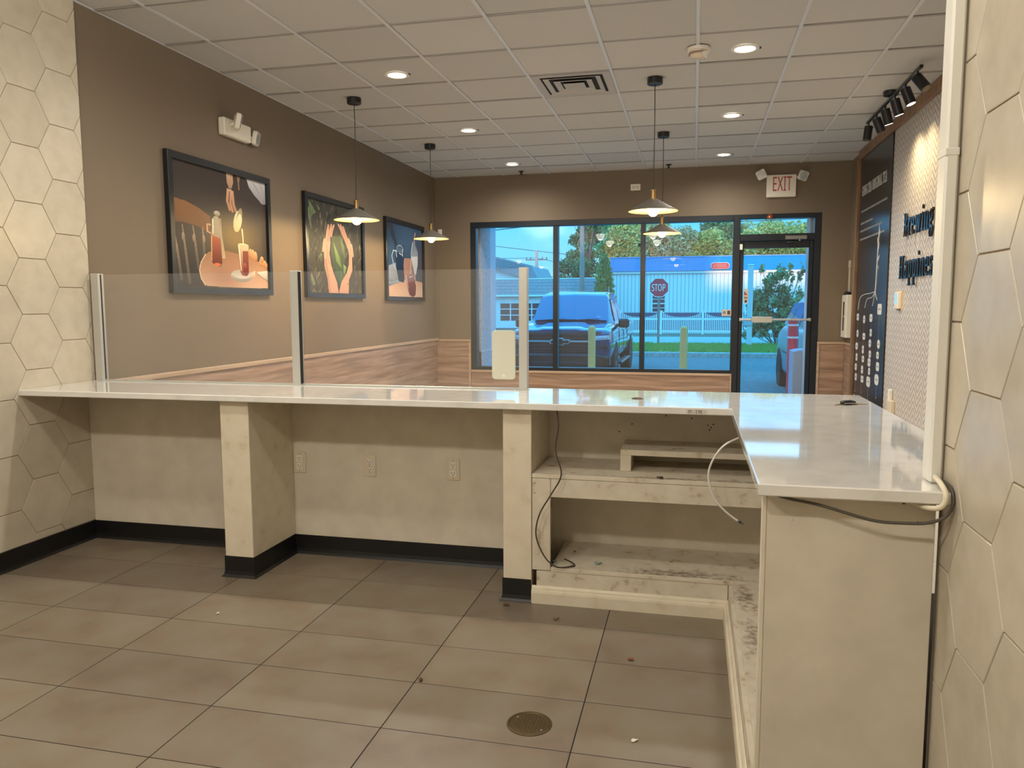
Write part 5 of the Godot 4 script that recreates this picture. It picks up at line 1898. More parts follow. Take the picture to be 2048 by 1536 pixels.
# ---------------------------------------------------------------- the street beyond the window
func street() -> void:
	M.asphalt = grained(mat(112, 114, 118, 0.9), noise_tex(0.05, 61, [[0.0, g3(0.75)], [1.0, g3(1.0)]], 256, 4), Vector3(0.35, 0.35, 0.35))
	M.concrete = grained(mat(176, 174, 168, 0.9), noise_tex(0.03, 62, [[0.0, g3(0.78)], [1.0, g3(1.0)]], 256, 5), Vector3(0.7, 0.7, 0.7))
	M.stucco = grained(mat(176, 184, 196, 0.9), noise_tex(0.06, 63, [[0.0, g3(0.80)], [0.5, g3(0.93)], [1.0, g3(1.0)]], 256, 5), Vector3(1.0, 1.0, 1.0))
	M.siding = mat(242, 241, 238, 0.85, 0.0, 0.2)
	M.white_paint = mat(240, 240, 236, 0.5)
	M.blue_paint = mat(4, 142, 190, 0.9, 0.0, 0.1)
	M.dark_blue = mat(62, 84, 112, 0.6)
	M.shingle = grained(mat(168, 172, 178, 0.9), noise_tex(0.05, 64, [[0.0, g3(0.8)], [1.0, g3(1.0)]], 256, 3), Vector3(0.4, 0.9, 0.4))
	M.far_glass = mat(60, 66, 74, 0.08)
	M.bark = mat(112, 98, 84, 0.9)
	M.pole = mat(146, 138, 128, 0.85)
	M.grass_soil = mat(104, 140, 66, 0.95)
	# ground
	var b := MB.new()
	b.span(Vector3(-90, GROUND - 0.3, -130), Vector3(90, GROUND, ZB - 0.15))
	struct(obj("ground", b, M.asphalt))
	b = MB.new()
	b.span(Vector3(-20, GROUND - 0.1, -12.75), Vector3(20, -0.14, ZB - 0.2), 0.02)
	struct(obj("ground_sidewalk", b, M.concrete))
	b = MB.new()
	b.span(Vector3(-40, GROUND - 0.1, -24.45), Vector3(40, -0.10, -24.28), 0.03)
	struct(obj("curb", b, M.concrete))
	b = MB.new()
	b.span(Vector3(-40, GROUND - 0.1, -30.2), Vector3(40, -0.115, -24.46))
	struct(obj("grass_bed", b, M.grass_soil))
	b = MB.new()
	b.span(Vector3(-60, GROUND - 0.1, -37.0), Vector3(60, -0.125, -30.2))
	struct(obj("ground_road", b, M.concrete))
	b = MB.new()
	b.span(Vector3(-60, GROUND - 0.1, -48.0), Vector3(60, -0.12, -37.0))
	struct(obj("ground_verge", b, mat(70, 92, 80, 0.9)))
	grass()
	pier_and_walls()
	bollards()
	pickup()
	minivan()
	stop_sign()
	picket_fence()
	hall()
	garage()
	poles()
	trees()
	# the shop's own outer shell
	b = MB.new()
	b.span(Vector3(-9, 2.62, ZB - 0.72), Vector3(7, 3.4, ZB - 0.2))
	struct(obj("canopy", b, M.stucco))
	b = MB.new()
	b.span(Vector3(XLW - 6, 3.25, ZB - 0.2), Vector3(7, 3.6, 3.0))
	struct(obj("roof", b, M.stucco))
	# added unseen walls, stepped in height to shade the street from the low sun
	wall_box("wall_sun_block_left", Vector3(-60, 0, ZB - 0.4), Vector3(-9.6, 8.0, ZB - 0.1), M.stucco)
	wall_box("wall_sun_block_middle", Vector3(-9.6, 3.55, ZB - 0.7), Vector3(0.2, 6.0, ZB - 0.25), M.stucco)
	wall_box("wall_outer_left", Vector3(-9, -0.3, ZB - 0.2), Vector3(XLW - 0.2, 3.3, ZB - 0.05), M.stucco)
	wall_box("wall_outer_right", Vector3(XR + 0.2, -0.3, ZB - 0.2), Vector3(7, 3.3, ZB - 0.05), M.stucco)


func grass() -> void:
	var st := MB.new()
	for k in 7:
		var a := rnd(0, TAU)
		var o := Vector3(rnd(-0.04, 0.04), 0, rnd(-0.04, 0.04))
		var d := Vector3(cos(a), 0, sin(a))
		var s := d.rotated(Vector3.UP, PI / 2) * 0.007
		var h := rnd(0.05, 0.09)
		st.tri(o - s, o + s, o + d * 0.03 + Vector3.UP * h)
	var mm := MultiMesh.new()
	mm.transform_format = MultiMesh.TRANSFORM_3D
	mm.mesh = st.mesh()
	mm.instance_count = 7000
	for i in mm.instance_count:
		mm.set_instance_transform(i, Transform3D(Basis(Vector3.UP, rnd(0, TAU)).scaled(Vector3.ONE * rnd(0.7, 1.3)), Vector3(rnd(-7, 6), -0.116, rnd(-30.1, -24.5))))
	var o := MultiMeshInstance3D.new()
	o.name = "grass"
	o.multimesh = mm
	o.material_override = mat(96, 150, 62, 0.8)
	add_child(o)
	tag(o, "strip of mown green grass along the curb across the drive", "grass")
	o.set_meta("kind", "stuff")


func pier_and_walls() -> void:
	var p := thing("stucco_pier", "speckled stucco pier outside at the left edge of the window", "pier", Vector3(-2.82, 0, -10.6))
	var b := MB.new()
	b.span(Vector3(-0.5, -0.2, -0.08), Vector3(0.0, 2.7, 0.42), 0.006)
	obj("shaft", b, M.stucco, p)
	b = MB.new()
	b.span(Vector3(-0.5, -0.2, -0.42), Vector3(-0.008, 2.7, -0.082), 0.006)
	obj("outer_shaft", b, mat(186, 196, 210, 0.8), p)
	b = MB.new()
	b.span(Vector3(-0.5, -0.2, -0.43), Vector3(0.006, 0.72, 0.42), 0.006)
	obj("base_course", b, M.stucco, p)
	p = thing("stucco_pier", "smooth pale pier outside at the right of the glass door", "pier", Vector3(1.40, 0, -10.45))
	b = MB.new()
	b.span(Vector3(-0.03, -0.2, -0.045), Vector3(0.45, 2.7, 0.26), 0.006)
	obj("shaft", b, mat(176, 180, 186, 0.8), p)
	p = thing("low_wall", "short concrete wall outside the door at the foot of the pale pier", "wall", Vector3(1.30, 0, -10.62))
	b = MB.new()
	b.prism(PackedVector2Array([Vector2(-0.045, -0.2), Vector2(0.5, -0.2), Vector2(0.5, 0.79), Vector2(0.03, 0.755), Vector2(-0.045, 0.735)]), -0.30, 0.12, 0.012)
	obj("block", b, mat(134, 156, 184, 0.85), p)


func bollards() -> void:
	var t := thing("bollard", "yellowish round-topped bollard standing before the pickup truck", "bollard", Vector3(-1.578, -0.14, -12.3), 0, "yellowish bollards outside")
	var b := MB.new()
	b.lathe([Vector2(0, 0), Vector2(0.060, 0.0), Vector2(0.060, 1.10), Vector2(0.055, 1.128), Vector2(0.04, 1.146), Vector2(0.02, 1.153), Vector2(0, 1.155)], 24)
	obj("sleeve", b, grained(mat(216, 198, 128, 0.6), noise_tex(0.05, 71, [[0.0, Color(0.88, 0.88, 0.88)], [0.5, Color(0.97, 0.97, 0.97)], [1, Color(1, 1, 1)]], 256, 4), Vector3(2, 1, 2)), t)
	b = MB.new()
	b.lathe([Vector2(0, -0.002), Vector2(0.09, 0.0), Vector2(0.09, 0.012), Vector2(0.062, 0.02), Vector2(0, 0.021)], 24)
	obj("foot_plate", b, M.concrete, t)
	dup(t, Vector3(-0.143, -0.14, -12.3), "yellowish round-topped bollard standing before the picket fence")
	t = thing("red_bollard", "red bollard with white bands outside the door next to the minivan", "bollard", Vector3(1.415, -0.14, -11.9))
	b = MB.new()
	b.lathe([Vector2(0, 0), Vector2(0.075, 0.0), Vector2(0.075, 1.24), Vector2(0.06, 1.275), Vector2(0.03, 1.29), Vector2(0, 1.292)], 24)
	obj("sleeve", b, mat(236, 50, 70, 0.5), t)
	b = MB.new()
	for y in [0.99, 1.17]:
		b.lathe([Vector2(0.0752, y), Vector2(0.077, y + 0.002), Vector2(0.077, y + 0.026), Vector2(0.0752, y + 0.028)], 24)
	obj("white_band", b, M.white_paint, t)


func ring(pts: Array, z: float) -> Array:      # half section (x >= 0, from the bottom middle up to the top middle) mirrored to a full ring
	var r := []
	for q in pts:
		r.append(Vector3(q[0], q[1], z))
	for i in range(pts.size() - 1, -1, -1):
		r.append(Vector3(-pts[i][0], pts[i][1], z))
	return r


func wheel(parent: Node3D, at: Vector3, r: float, w: float, side: float) -> void:
	var b := MB.new()
	b.t = Transform3D(Basis(Vector3(0, 0, 1), -PI / 2 * side), at)
	b.lathe([Vector2(r * 0.62, 0.02), Vector2(r * 0.93, 0.0), Vector2(r, 0.02), Vector2(r, w - 0.02), Vector2(r * 0.93, w), Vector2(r * 0.66, w - 0.01), Vector2(r * 0.62, w - 0.03)].map(func(q): return Vector2(q.x, q.y - w)), 32)
	var o := obj("tyre", b, mat(26, 27, 29, 0.85), parent)
	b = MB.new()
	b.t = Transform3D(Basis(Vector3(0, 0, 1), -PI / 2 * side), at)
	b.lathe([Vector2(0, -w), Vector2(r * 0.64, -w), Vector2(r * 0.64, -0.02), Vector2(r * 0.60, -0.012), Vector2(r * 0.58, -0.05), Vector2(0, -0.06)], 28)
	for k in 5:
		var keep := b.t
		b.t = keep * Transform3D(Basis(Vector3.UP, TAU * k / 5), Vector3.ZERO)
		b.box(Vector3(r * 0.33, -0.028, 0), Vector3(r * 0.58, 0.03, r * 0.15), 0.006)
		b.t = keep
	b.lathe([Vector2(0, -0.05), Vector2(r * 0.15, -0.05), Vector2(r * 0.13, -0.012), Vector2(0, -0.01)], 16)
	obj("rim", b, M.steel, o)


func pickup() -> void:
	# faces the shop: its nose is at local z = 0, its tail at -5.8
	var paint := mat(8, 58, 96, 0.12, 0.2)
	paint.clearcoat_enabled = true
	paint.clearcoat = 1.0
	paint.clearcoat_roughness = 0.03
	var dark := mat(20, 22, 26, 0.35)
	var t := thing("pickup_truck", "dark blue full-size pickup truck parked nose-in before the left windows", "truck", Vector3(-2.56, GROUND, -15.0))
	var b := MB.new()
	# lower body and bonnet, nose to tail
	var S := []
	for q in [
			[-0.00, 0.80, 0.52, 1.06, 1.10, 0.82], [-0.06, 0.96, 0.46, 1.08, 1.135, 0.90], [-0.25, 1.00, 0.42, 1.10, 1.165, 0.93], [-0.7, 1.02, 0.42, 1.13, 1.21, 0.92], [-1.25, 1.02, 0.42, 1.17, 1.245, 0.90],
			[-1.42, 1.02, 0.42, 1.18, 1.25, 0.88], [-3.7, 1.02, 0.42, 1.18, 1.24, 0.90], [-3.75, 1.02, 0.42, 1.20, 1.27, 0.97], [-5.7, 1.01, 0.45, 1.20, 1.27, 0.97], [-5.8, 0.98, 0.50, 1.18, 1.25, 0.95]]:
		var w: float = q[1]
		S.append(ring([[0.0, q[2]], [w * 0.86, q[2]], [w * 0.97, q[2] + 0.12], [w, lerpf(q[2], q[3], 0.45)], [w * 0.985, q[3] - 0.05], [q[5] * 1.02, q[3] + 0.01], [q[5] * 0.86, q[4] - 0.01], [q[5] * 0.52, q[4] + (0.0 if q[0] < -1.3 or q[0] > -0.1 else -0.015)], [q[5] * 0.40, q[4] + (0.0 if q[0] < -1.3 else 0.02)], [0.0, q[4] + (0.0 if q[0] < -1.3 else 0.02)]], q[0]))
	b.loft(S)
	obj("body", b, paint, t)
	# cab
	b = MB.new()
	S = []
	for q in [[-1.28, 0.84, 1.20, 0.80, 1.235], [-1.5, 0.90, 1.20, 0.78, 1.42], [-1.95, 0.92, 1.20, 0.74, 1.78], [-2.15, 0.92, 1.20, 0.72, 1.865], [-2.6, 0.92, 1.20, 0.72, 1.905], [-3.3, 0.92, 1.20, 0.72, 1.90], [-3.6, 0.92, 1.20, 0.72, 1.86], [-3.72, 0.90, 1.20, 0.72, 1.78], [-3.78, 0.88, 1.20, 0.80, 1.25]]:
		var top: float = q[4]
		S.append(ring([[0.0, q[2] - 0.05], [q[1], q[2] - 0.05], [q[1], q[2]], [lerpf(q[1], q[3], 0.5), lerpf(q[2], top, 0.5)], [q[3], top - 0.045], [q[3] * 0.93, top - 0.012], [q[3] * 0.6, top], [0.0, top + 0.012]], q[0]))
	b.loft(S)
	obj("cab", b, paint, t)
	# windscreen and side glass, proud of the cab by a few millimetres
	var glass := mat(2, 98, 142, 0.03, 0.0, 0.5)  # azure of the reflected sky is put into the glass colour
	b = MB.new()
	var W := []
	for q in [[-1.33, 0.80, 1.285], [-1.62, 0.775, 1.53], [-1.95, 0.715, 1.79]]:
		W.append([Vector3(-q[1], q[2] - 0.012, q[0] + 0.02), Vector3(-q[1] * 0.6, q[2] + 0.006, q[0] + 0.045), Vector3(0, q[2] + 0.012, q[0] + 0.055), Vector3(q[1] * 0.6, q[2] + 0.006, q[0] + 0.045), Vector3(q[1], q[2] - 0.012, q[0] + 0.02)])
	b.loft(W, false, false)
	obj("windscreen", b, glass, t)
	for s in [-1, 1]:
		for win in [[-1.72, -2.60], [-2.72, -3.55]]:
			b = MB.new()
			var p := []
			for e in [[win[0], 0.10], [win[1], 0.10], [win[1], 0.86], [win[0] - (0.33 if win[0] > -2 else 0.05), 0.86]]:
				var yy := lerpf(1.20, 1.83, e[1])
				p.append(Vector3(s * (lerpf(0.925, 0.735, e[1]) + 0.004), yy, e[0]))
			b.face(p, Vector3(0, 1.4, -2.5))
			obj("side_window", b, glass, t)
		# mirrors
		b = MB.new()
		b.box(Vector3(s * 1.12, 1.215, -1.52), Vector3(0.22, 0.19, 0.13), 0.035)
		b.box(Vector3(s * 1.0, 1.17, -1.55), Vector3(0.10, 0.06, 0.09), 0.015)
		obj("mirror", b, dark, t)
		# headlamps in two tiers and a lower light
		b = MB.new()
		b.prism(PackedVector2Array([Vector2(s * 0.60, 0.985), Vector2(s * 0.955, 1.01), Vector2(s * 0.965, 0.93), Vector2(s * 0.62, 0.90)]), -0.2, 0.012, 0.006)
		var hl := obj("headlamp", b, mat(196, 210, 226, 0.08, 0.15), t)
		b = MB.new()
		b.prism(PackedVector2Array([Vector2(s * 0.64, 0.965), Vector2(s * 0.93, 0.985), Vector2(s * 0.93, 0.972), Vector2(s * 0.64, 0.95)]), 0.0, 0.018)
		obj("light_strip", b, M.white_paint, hl)
		b = MB.new()
		b.prism(PackedVector2Array([Vector2(s * 0.70, 0.80), Vector2(s * 0.93, 0.85), Vector2(s * 0.96, 0.76), Vector2(s * 0.72, 0.74)]), -0.1, 0.012, 0.006)
		obj("lower_lamp", b, mat(60, 66, 76, 0.15, 0.4), t)
		b = MB.new()
		b.prism(PackedVector2Array([Vector2(s * 0.66, 0.66), Vector2(s * 0.70, 0.66), Vector2(s * 0.78, 0.525), Vector2(s * 0.95, 0.50), Vector2(s * 0.95, 0.47), Vector2(s * 0.74, 0.48)]), -0.05, 0.03, 0.004)
		obj("chrome_hook", b, M.chrome, t)
		# wheel arches and wheels
		for z in [-0.98, -4.72]:
			b = MB.new()
			b.cyl(Vector3(s * 0.80, 0.40, z), Vector3(s * 1.0222, 0.40, z), 0.45, 32)
			obj("wheel_arch", b, mat(14, 15, 17, 0.8), t)
			wheel(t, Vector3(s * 1.035, 0.40, z), 0.40, 0.26, s)
		# door seams and step bar
		b = MB.new()
		for z in [-1.62, -2.66, -3.62]:
			b.span(Vector3(s * 1.012, 0.52, z - 0.006), Vector3(s * 1.0215, 1.16, z + 0.006))
		obj("door_seam", b, dark, t)
		b = MB.new()
		for z in [-2.45, -3.42]:
			b.box(Vector3(s * 1.025, 1.06, z), Vector3(0.03, 0.03, 0.2), 0.01)
		obj("door_handle", b, M.chrome, t)
		b = MB.new()
		b.box(Vector3(s * 1.0, 0.36, -2.75), Vector3(0.16, 0.06, 2.2), 0.02)
		obj("step_bar", b, dark, t)
	# grille with bars, bumper and the bow tie shaped badge
	b = MB.new()
	b.prism(PackedVector2Array([Vector2(-0.62, 1.06), Vector2(0.62, 1.06), Vector2(0.66, 0.86), Vector2(0.60, 0.66), Vector2(-0.60, 0.66), Vector2(-0.66, 0.86)]), -0.05, 0.02, 0.01)
	obj("grille", b, mat(14, 16, 20, 0.5), t)
	for q in [[1.015, 0.60, 0.008], [0.955, 0.62, 0.008], [0.80, 0.62, 0.012], [0.735, 0.60, 0.012], [0.69, 0.58, 0.008]]:
		b = MB.new()
		b.box(Vector3(0, q[0], 0.022), Vector3(q[1] * 2, q[2] * 2, 0.02), 0.004)
		obj("grille_bar", b, mat(36, 42, 54, 0.3, 0.3), t)
	b = MB.new()
	b.box(Vector3(0, 0.885, 0.026), Vector3(1.26, 0.035, 0.02), 0.006)
	obj("grille_bar", b, M.chrome, t)
	b = MB.new()
	b.prism(PackedVector2Array([Vector2(-0.205, 0.835), Vector2(-0.075, 0.835), Vector2(-0.068, 0.805), Vector2(0.085, 0.805), Vector2(0.09, 0.835), Vector2(0.19, 0.835), Vector2(0.215, 0.925), Vector2(0.085, 0.925), Vector2(0.078, 0.955), Vector2(-0.075, 0.955), Vector2(-0.08, 0.925), Vector2(-0.18, 0.925)]), 0.03, 0.05, 0.006)
	obj("badge", b, M.chrome, t)
	b = MB.new()
	b.prism(PackedVector2Array([Vector2(-0.17, 0.852), Vector2(-0.06, 0.852), Vector2(-0.055, 0.822), Vector2(0.07, 0.822), Vector2(0.075, 0.852), Vector2(0.178, 0.852), Vector2(0.19, 0.91), Vector2(0.07, 0.91), Vector2(0.065, 0.94), Vector2(-0.06, 0.94), Vector2(-0.066, 0.91), Vector2(-0.155, 0.91)]), 0.045, 0.053)
	obj("badge_centre", b, dark, t)
	b = MB.new()
	b.prism(PackedVector2Array([Vector2(-0.98, 0.60), Vector2(-0.70, 0.645), Vector2(0.70, 0.645), Vector2(0.98, 0.60), Vector2(0.99, 0.42), Vector2(0.80, 0.36), Vector2(-0.80, 0.36), Vector2(-0.99, 0.42)]), -0.2, 0.06, 0.03)
	obj("bumper", b, dark, t)
	b = MB.new()
	b.box(Vector3(0, 0.47, 0.065), Vector3(1.1, 0.05, 0.012), 0.004)
	b.box(Vector3(0, 0.60, 0.062), Vector3(1.2, 0.012, 0.012), 0.003)
	obj("bumper_trim", b, mat(44, 50, 62, 0.3, 0.3), t)
	b = MB.new()
	b.prism(PackedVector2Array([Vector2(0.0, 0.0), Vector2(0.16, 0.0), Vector2(0.05, 0.075), Vector2(0.02, 0.075)]), -0.02, 0.02, 0.004)
	var fin := obj("roof_antenna", b, paint, t)
	fin.position = Vector3(0.68, 1.90, -2.35)
	fin.rotation.y = PI / 2
	# wipers and the inspection sticker
	b = MB.new()
	b.tube([Vector3(-0.70, 1.275, -1.26), Vector3(-0.3, 1.30, -1.24), Vector3(-0.1, 1.315, -1.24)], 0.008, 6, 3)
	b.tube([Vector3(0.05, 1.275, -1.235), Vector3(0.4, 1.30, -1.25), Vector3(0.62, 1.305, -1.28)], 0.008, 6, 3)
	obj("wiper", b, dark, t)
	b = MB.new()
	b.box(Vector3(0.60, 1.345, -1.345), Vector3(0.09, 0.06, 0.006), 0.001)
	b.t = Transform3D.IDENTITY
	obj("window_sticker", b, mat(130, 190, 226, 0.5), t)


func minivan() -> void:
	var paint := mat(132, 140, 150, 0.25, 0.5)
	paint.clearcoat_enabled = true
	var t := thing("minivan", "silver minivan seen from its side through the glass door, partly behind the pier", "car", Vector3(2.60, GROUND, -14.6))
	var b := MB.new()
	var S := []
	# far end (-2.35) to near end (2.2); roof over the middle
	for q in [[-2.42, 0.72, 0.45, 0.86, 0.62], [-2.34, 0.86, 0.36, 0.98, 0.72], [-2.05, 0.92, 0.28, 1.10, 0.78], [-1.6, 0.94, 0.26, 1.18, 0.80], [-1.0, 0.94, 0.26, 1.22, 0.82], [1.6, 0.94, 0.28, 1.22, 0.82], [2.1, 0.90, 0.34, 1.16, 0.80], [2.25, 0.80, 0.45, 0.95, 0.7]]:
		S.append(ring([[0, q[2]], [q[1] * 0.9, q[2]], [q[1] * 0.98, q[2] + 0.1], [q[1], lerpf(q[2], q[3], 0.5)], [q[1] * 0.985, q[3] - 0.12], [q[4] * 1.06, q[3] - 0.02], [q[4] * 0.7, q[3] + 0.02], [0, q[3] + 0.03]], q[0]))
	S.reverse()
	b.loft(S)
	obj("body", b, paint, t)
	b = MB.new()
	S = []
	for q in [[-1.95, 0.82, 1.10, 0.72, 1.14], [-1.45, 0.86, 1.16, 0.70, 1.48], [-0.95, 0.88, 1.18, 0.68, 1.68], [-0.3, 0.88, 1.18, 0.68, 1.75], [1.2, 0.88, 1.18, 0.68, 1.74], [1.8, 0.86, 1.18, 0.68, 1.66], [2.1, 0.82, 1.12, 0.70, 1.2]]:
		S.append(ring([[0, q[2] - 0.05], [q[1], q[2] - 0.05], [q[1], q[2]], [lerpf(q[1], q[3], 0.6), lerpf(q[2], q[4], 0.55)], [q[3], q[4] - 0.05], [q[3] * 0.8, q[4]], [0, q[4] + 0.02]], q[0]))
	S.reverse()
	b.loft(S)
	obj("cab", b, paint, t)
	for s in [-1, 1]:
		for z in [-1.50, 1.45]:
			b = MB.new()
			b.cyl(Vector3(s * 0.74, 0.345, z), Vector3(s * 0.945, 0.345, z), 0.40, 28)
			obj("wheel_arch", b, mat(16, 17, 19, 0.8), t)
			wheel(t, Vector3(s * 0.955, 0.345, z), 0.345, 0.22, s)
		for w in [[-1.35, -0.42], [-0.34, 0.75], [0.83, 1.7]]:
			b = MB.new()
			var p := []
			for e in [[w[0], 0.08], [w[1], 0.08], [w[1], 0.88], [w[0] + (0.42 if w[0] < -1 else 0.0), 0.88]]:
				p.append(Vector3(s * (lerpf(0.882, 0.695, e[1]) + 0.008), lerpf(1.18, 1.69, e[1]), e[0]))
			b.face(p, Vector3(0, 1.4, 0))
			obj("side_window", b, mat(40, 48, 58, 0.05, 0.0, 0.8), t)
		b = MB.new()
		b.box(Vector3(s * 0.945, 0.72, 0.2), Vector3(0.012, 0.03, 2.2), 0.004)
		obj("side_moulding", b, mat(60, 64, 70, 0.5), t)


func stop_sign() -> void:
	var t := thing("stop_sign", "red octagonal stop sign on a grey post across the drive", "stop sign", Vector3(-1.305, -0.12, -30.0))
	var b := MB.new()
	b.span(Vector3(-0.045, 0, -0.03), Vector3(0.045, 2.4, 0.0), 0.008)
	obj("post", b, mat(120, 122, 126, 0.6), t)
	var p := PackedVector2Array()
	for i in 8:
		p.append(Vector2.from_angle(TAU * (i + 0.5) / 8) * 0.388)
	b = MB.new()
	b.t = Transform3D(Basis.IDENTITY, Vector3(0, 2.13, 0.004))
	b.prism(p, 0, 0.006)
	var f := obj("sign_border", b, M.white_paint, t)
	p = PackedVector2Array()
	for i in 8:
		p.append(Vector2.from_angle(TAU * (i + 0.5) / 8) * 0.362)
	b = MB.new()
	b.t = Transform3D(Basis.IDENTITY, Vector3(0, 2.13, 0.0102))
	b.prism(p, 0, 0.003)
	obj("sign_face", b, mat(250, 44, 72, 0.5), f)
	letters("STOP", 0.26, 0.006, 0.62, M.white_paint, f, Transform3D(Basis.IDENTITY, Vector3(-0.285, 2.0, 0.016)), false, false)


func picket_fence() -> void:
	var t := thing("picket_fence", "white picket fence with scalloped tops along the street before the long building", "fence", Vector3(0, -0.12, -40.0))
	var step := 2.06
	for i in range(-2, 5):
		var x := -0.42 + 0.86 + i * step
		var b := MB.new()
		b.span(Vector3(x - 0.06, 0, -0.06), Vector3(x + 0.06, 1.17, 0.06), 0.01)
		b.span(Vector3(x - 0.075, 1.17, -0.075), Vector3(x + 0.075, 1.20, 0.075), 0.01)
		obj("fence_post", b, M.white_paint, t)
		b = MB.new()
		for y in [0.10, 0.72]:
			b.span(Vector3(x + 0.06, y, -0.02), Vector3(x + step - 0.06, y + 0.10, 0.02))
		obj("fence_rail", b, M.white_paint, t)
		b = MB.new()
		for k in 21:
			var u := (k + 0.5) / 21.0
			var h := 0.88 + 0.24 * pow(absf(u * 2 - 1), 3.0)
			var px := x + 0.09 + u * (step - 0.18)
			b.span(Vector3(px - 0.024, 0.04, 0.021), Vector3(px + 0.024, h, 0.04))
		obj("picket_run", b, M.white_paint, t).set_meta("kind", "stuff")


func hall() -> void:
	# long white building with a blue band under its roof
	var t := thing("white_building", "long white ribbed building with a bright blue roof band across the street", "building", Vector3(0, -0.12, -48.0))
	var b := MB.new()
	b.span(Vector3(-4.95, 1.02, -7), Vector3(22, 3.48, 0))
	obj("wall", b, M.siding, t)
	b = MB.new()
	for i in 118:
		var x := -4.9 + i * 0.228
		b.span(Vector3(x, 1.03, -0.001), Vector3(x + 0.03, 3.36, 0.018))
	obj("wall_rib", b, mat(176, 178, 182, 0.85), t).set_meta("kind", "stuff")
	b = MB.new()
	b.span(Vector3(-4.97, 0, -7), Vector3(22, 1.02, 0.03))
	obj("base_wall", b, M.dark_blue, t)
	b = MB.new()
	b.span(Vector3(-5.05, 3.37, -7.1), Vector3(22.1, 3.52, 0.12), 0.02)
	obj("fascia", b, M.white_paint, t)
	b = MB.new()
	b.t = Transform3D(Basis(Vector3(0, 0, 1), Vector3.UP, Vector3(-1, 0, 0)), Vector3(22.1, 0, 0))
	b.prism(PackedVector2Array([Vector2(-7.2, 3.52), Vector2(0.18, 3.52), Vector2(-0.10, 4.36), Vector2(-7.2, 4.36)]), 0, 27.15)
	obj("roof_band", b, M.blue_paint, t)
	b = MB.new()
	for i in 54:
		var x := -5.0 + i * 0.5
		b.t = Transform3D(Basis(Vector3(1, 0, 0), -0.322), Vector3(x, 3.53, 0.18))
		b.span(Vector3(0, 0, -0.005), Vector3(0.03, 0.87, 0.015))
	obj("band_seam", b, M.blue_paint, t).set_meta("kind", "stuff")
	b = MB.new()
	b.span(Vector3(-5.06, 4.35, -7.2), Vector3(22.1, 4.40, -0.06))
	obj("roof_edge", b, mat(120, 170, 220, 0.5), t)
	# small window with its bars
	b = MB.new()
	b.span(Vector3(-2.50, 1.03, 0.0), Vector3(-1.69, 2.13, 0.02))
	var w := obj("window", b, M.white_paint, t)
	for c in 2:
		for r in 4:
			b = MB.new()
			b.span(Vector3(-2.46 + c * 0.38, 1.08 + r * 0.25 + (0.03 if r > 1 else 0.0), 0.0), Vector3(-2.12 + c * 0.38, 1.29 + r * 0.25 + (0.03 if r > 1 else 0.0), 0.024))
			obj("window_pane", b, M.far_glass, w)
	# red pill-shaped sign on the band
	b = MB.new()
	b.t = Transform3D(Basis(Vector3(1, 0, 0), -0.0), Vector3(1.46, 3.78, 0.0))
	b.prism(round_rect(1.10, 0.40, 0.195, 10), 0.0, 0.30, 0.02)
	var s := obj("roof_sign", b, mat(232, 196, 196, 0.5), t)
	b = MB.new()
	b.t = Transform3D(Basis.IDENTITY, Vector3(1.46, 3.78, 0.0))
	b.prism(round_rect(1.02, 0.33, 0.16, 10), 0.1, 0.31, 0.0)
	obj("sign_panel", b, mat(220, 40, 52, 0.5), s)
	b = MB.new()
	for q in [[-0.36, 0.05, 0.36], [-0.22, -0.06, 0.40]]:
		b.span(Vector3(1.46 + q[0], 3.78 + q[1] - 0.022, 0.30), Vector3(1.46 + q[2], 3.78 + q[1] + 0.022, 0.315))
	b.span(Vector3(1.46 - 0.40, 3.70, 0.30), Vector3(1.46 - 0.28, 3.76, 0.315))
	obj("sign_lines", b, mat(226, 130, 110, 0.5), s)


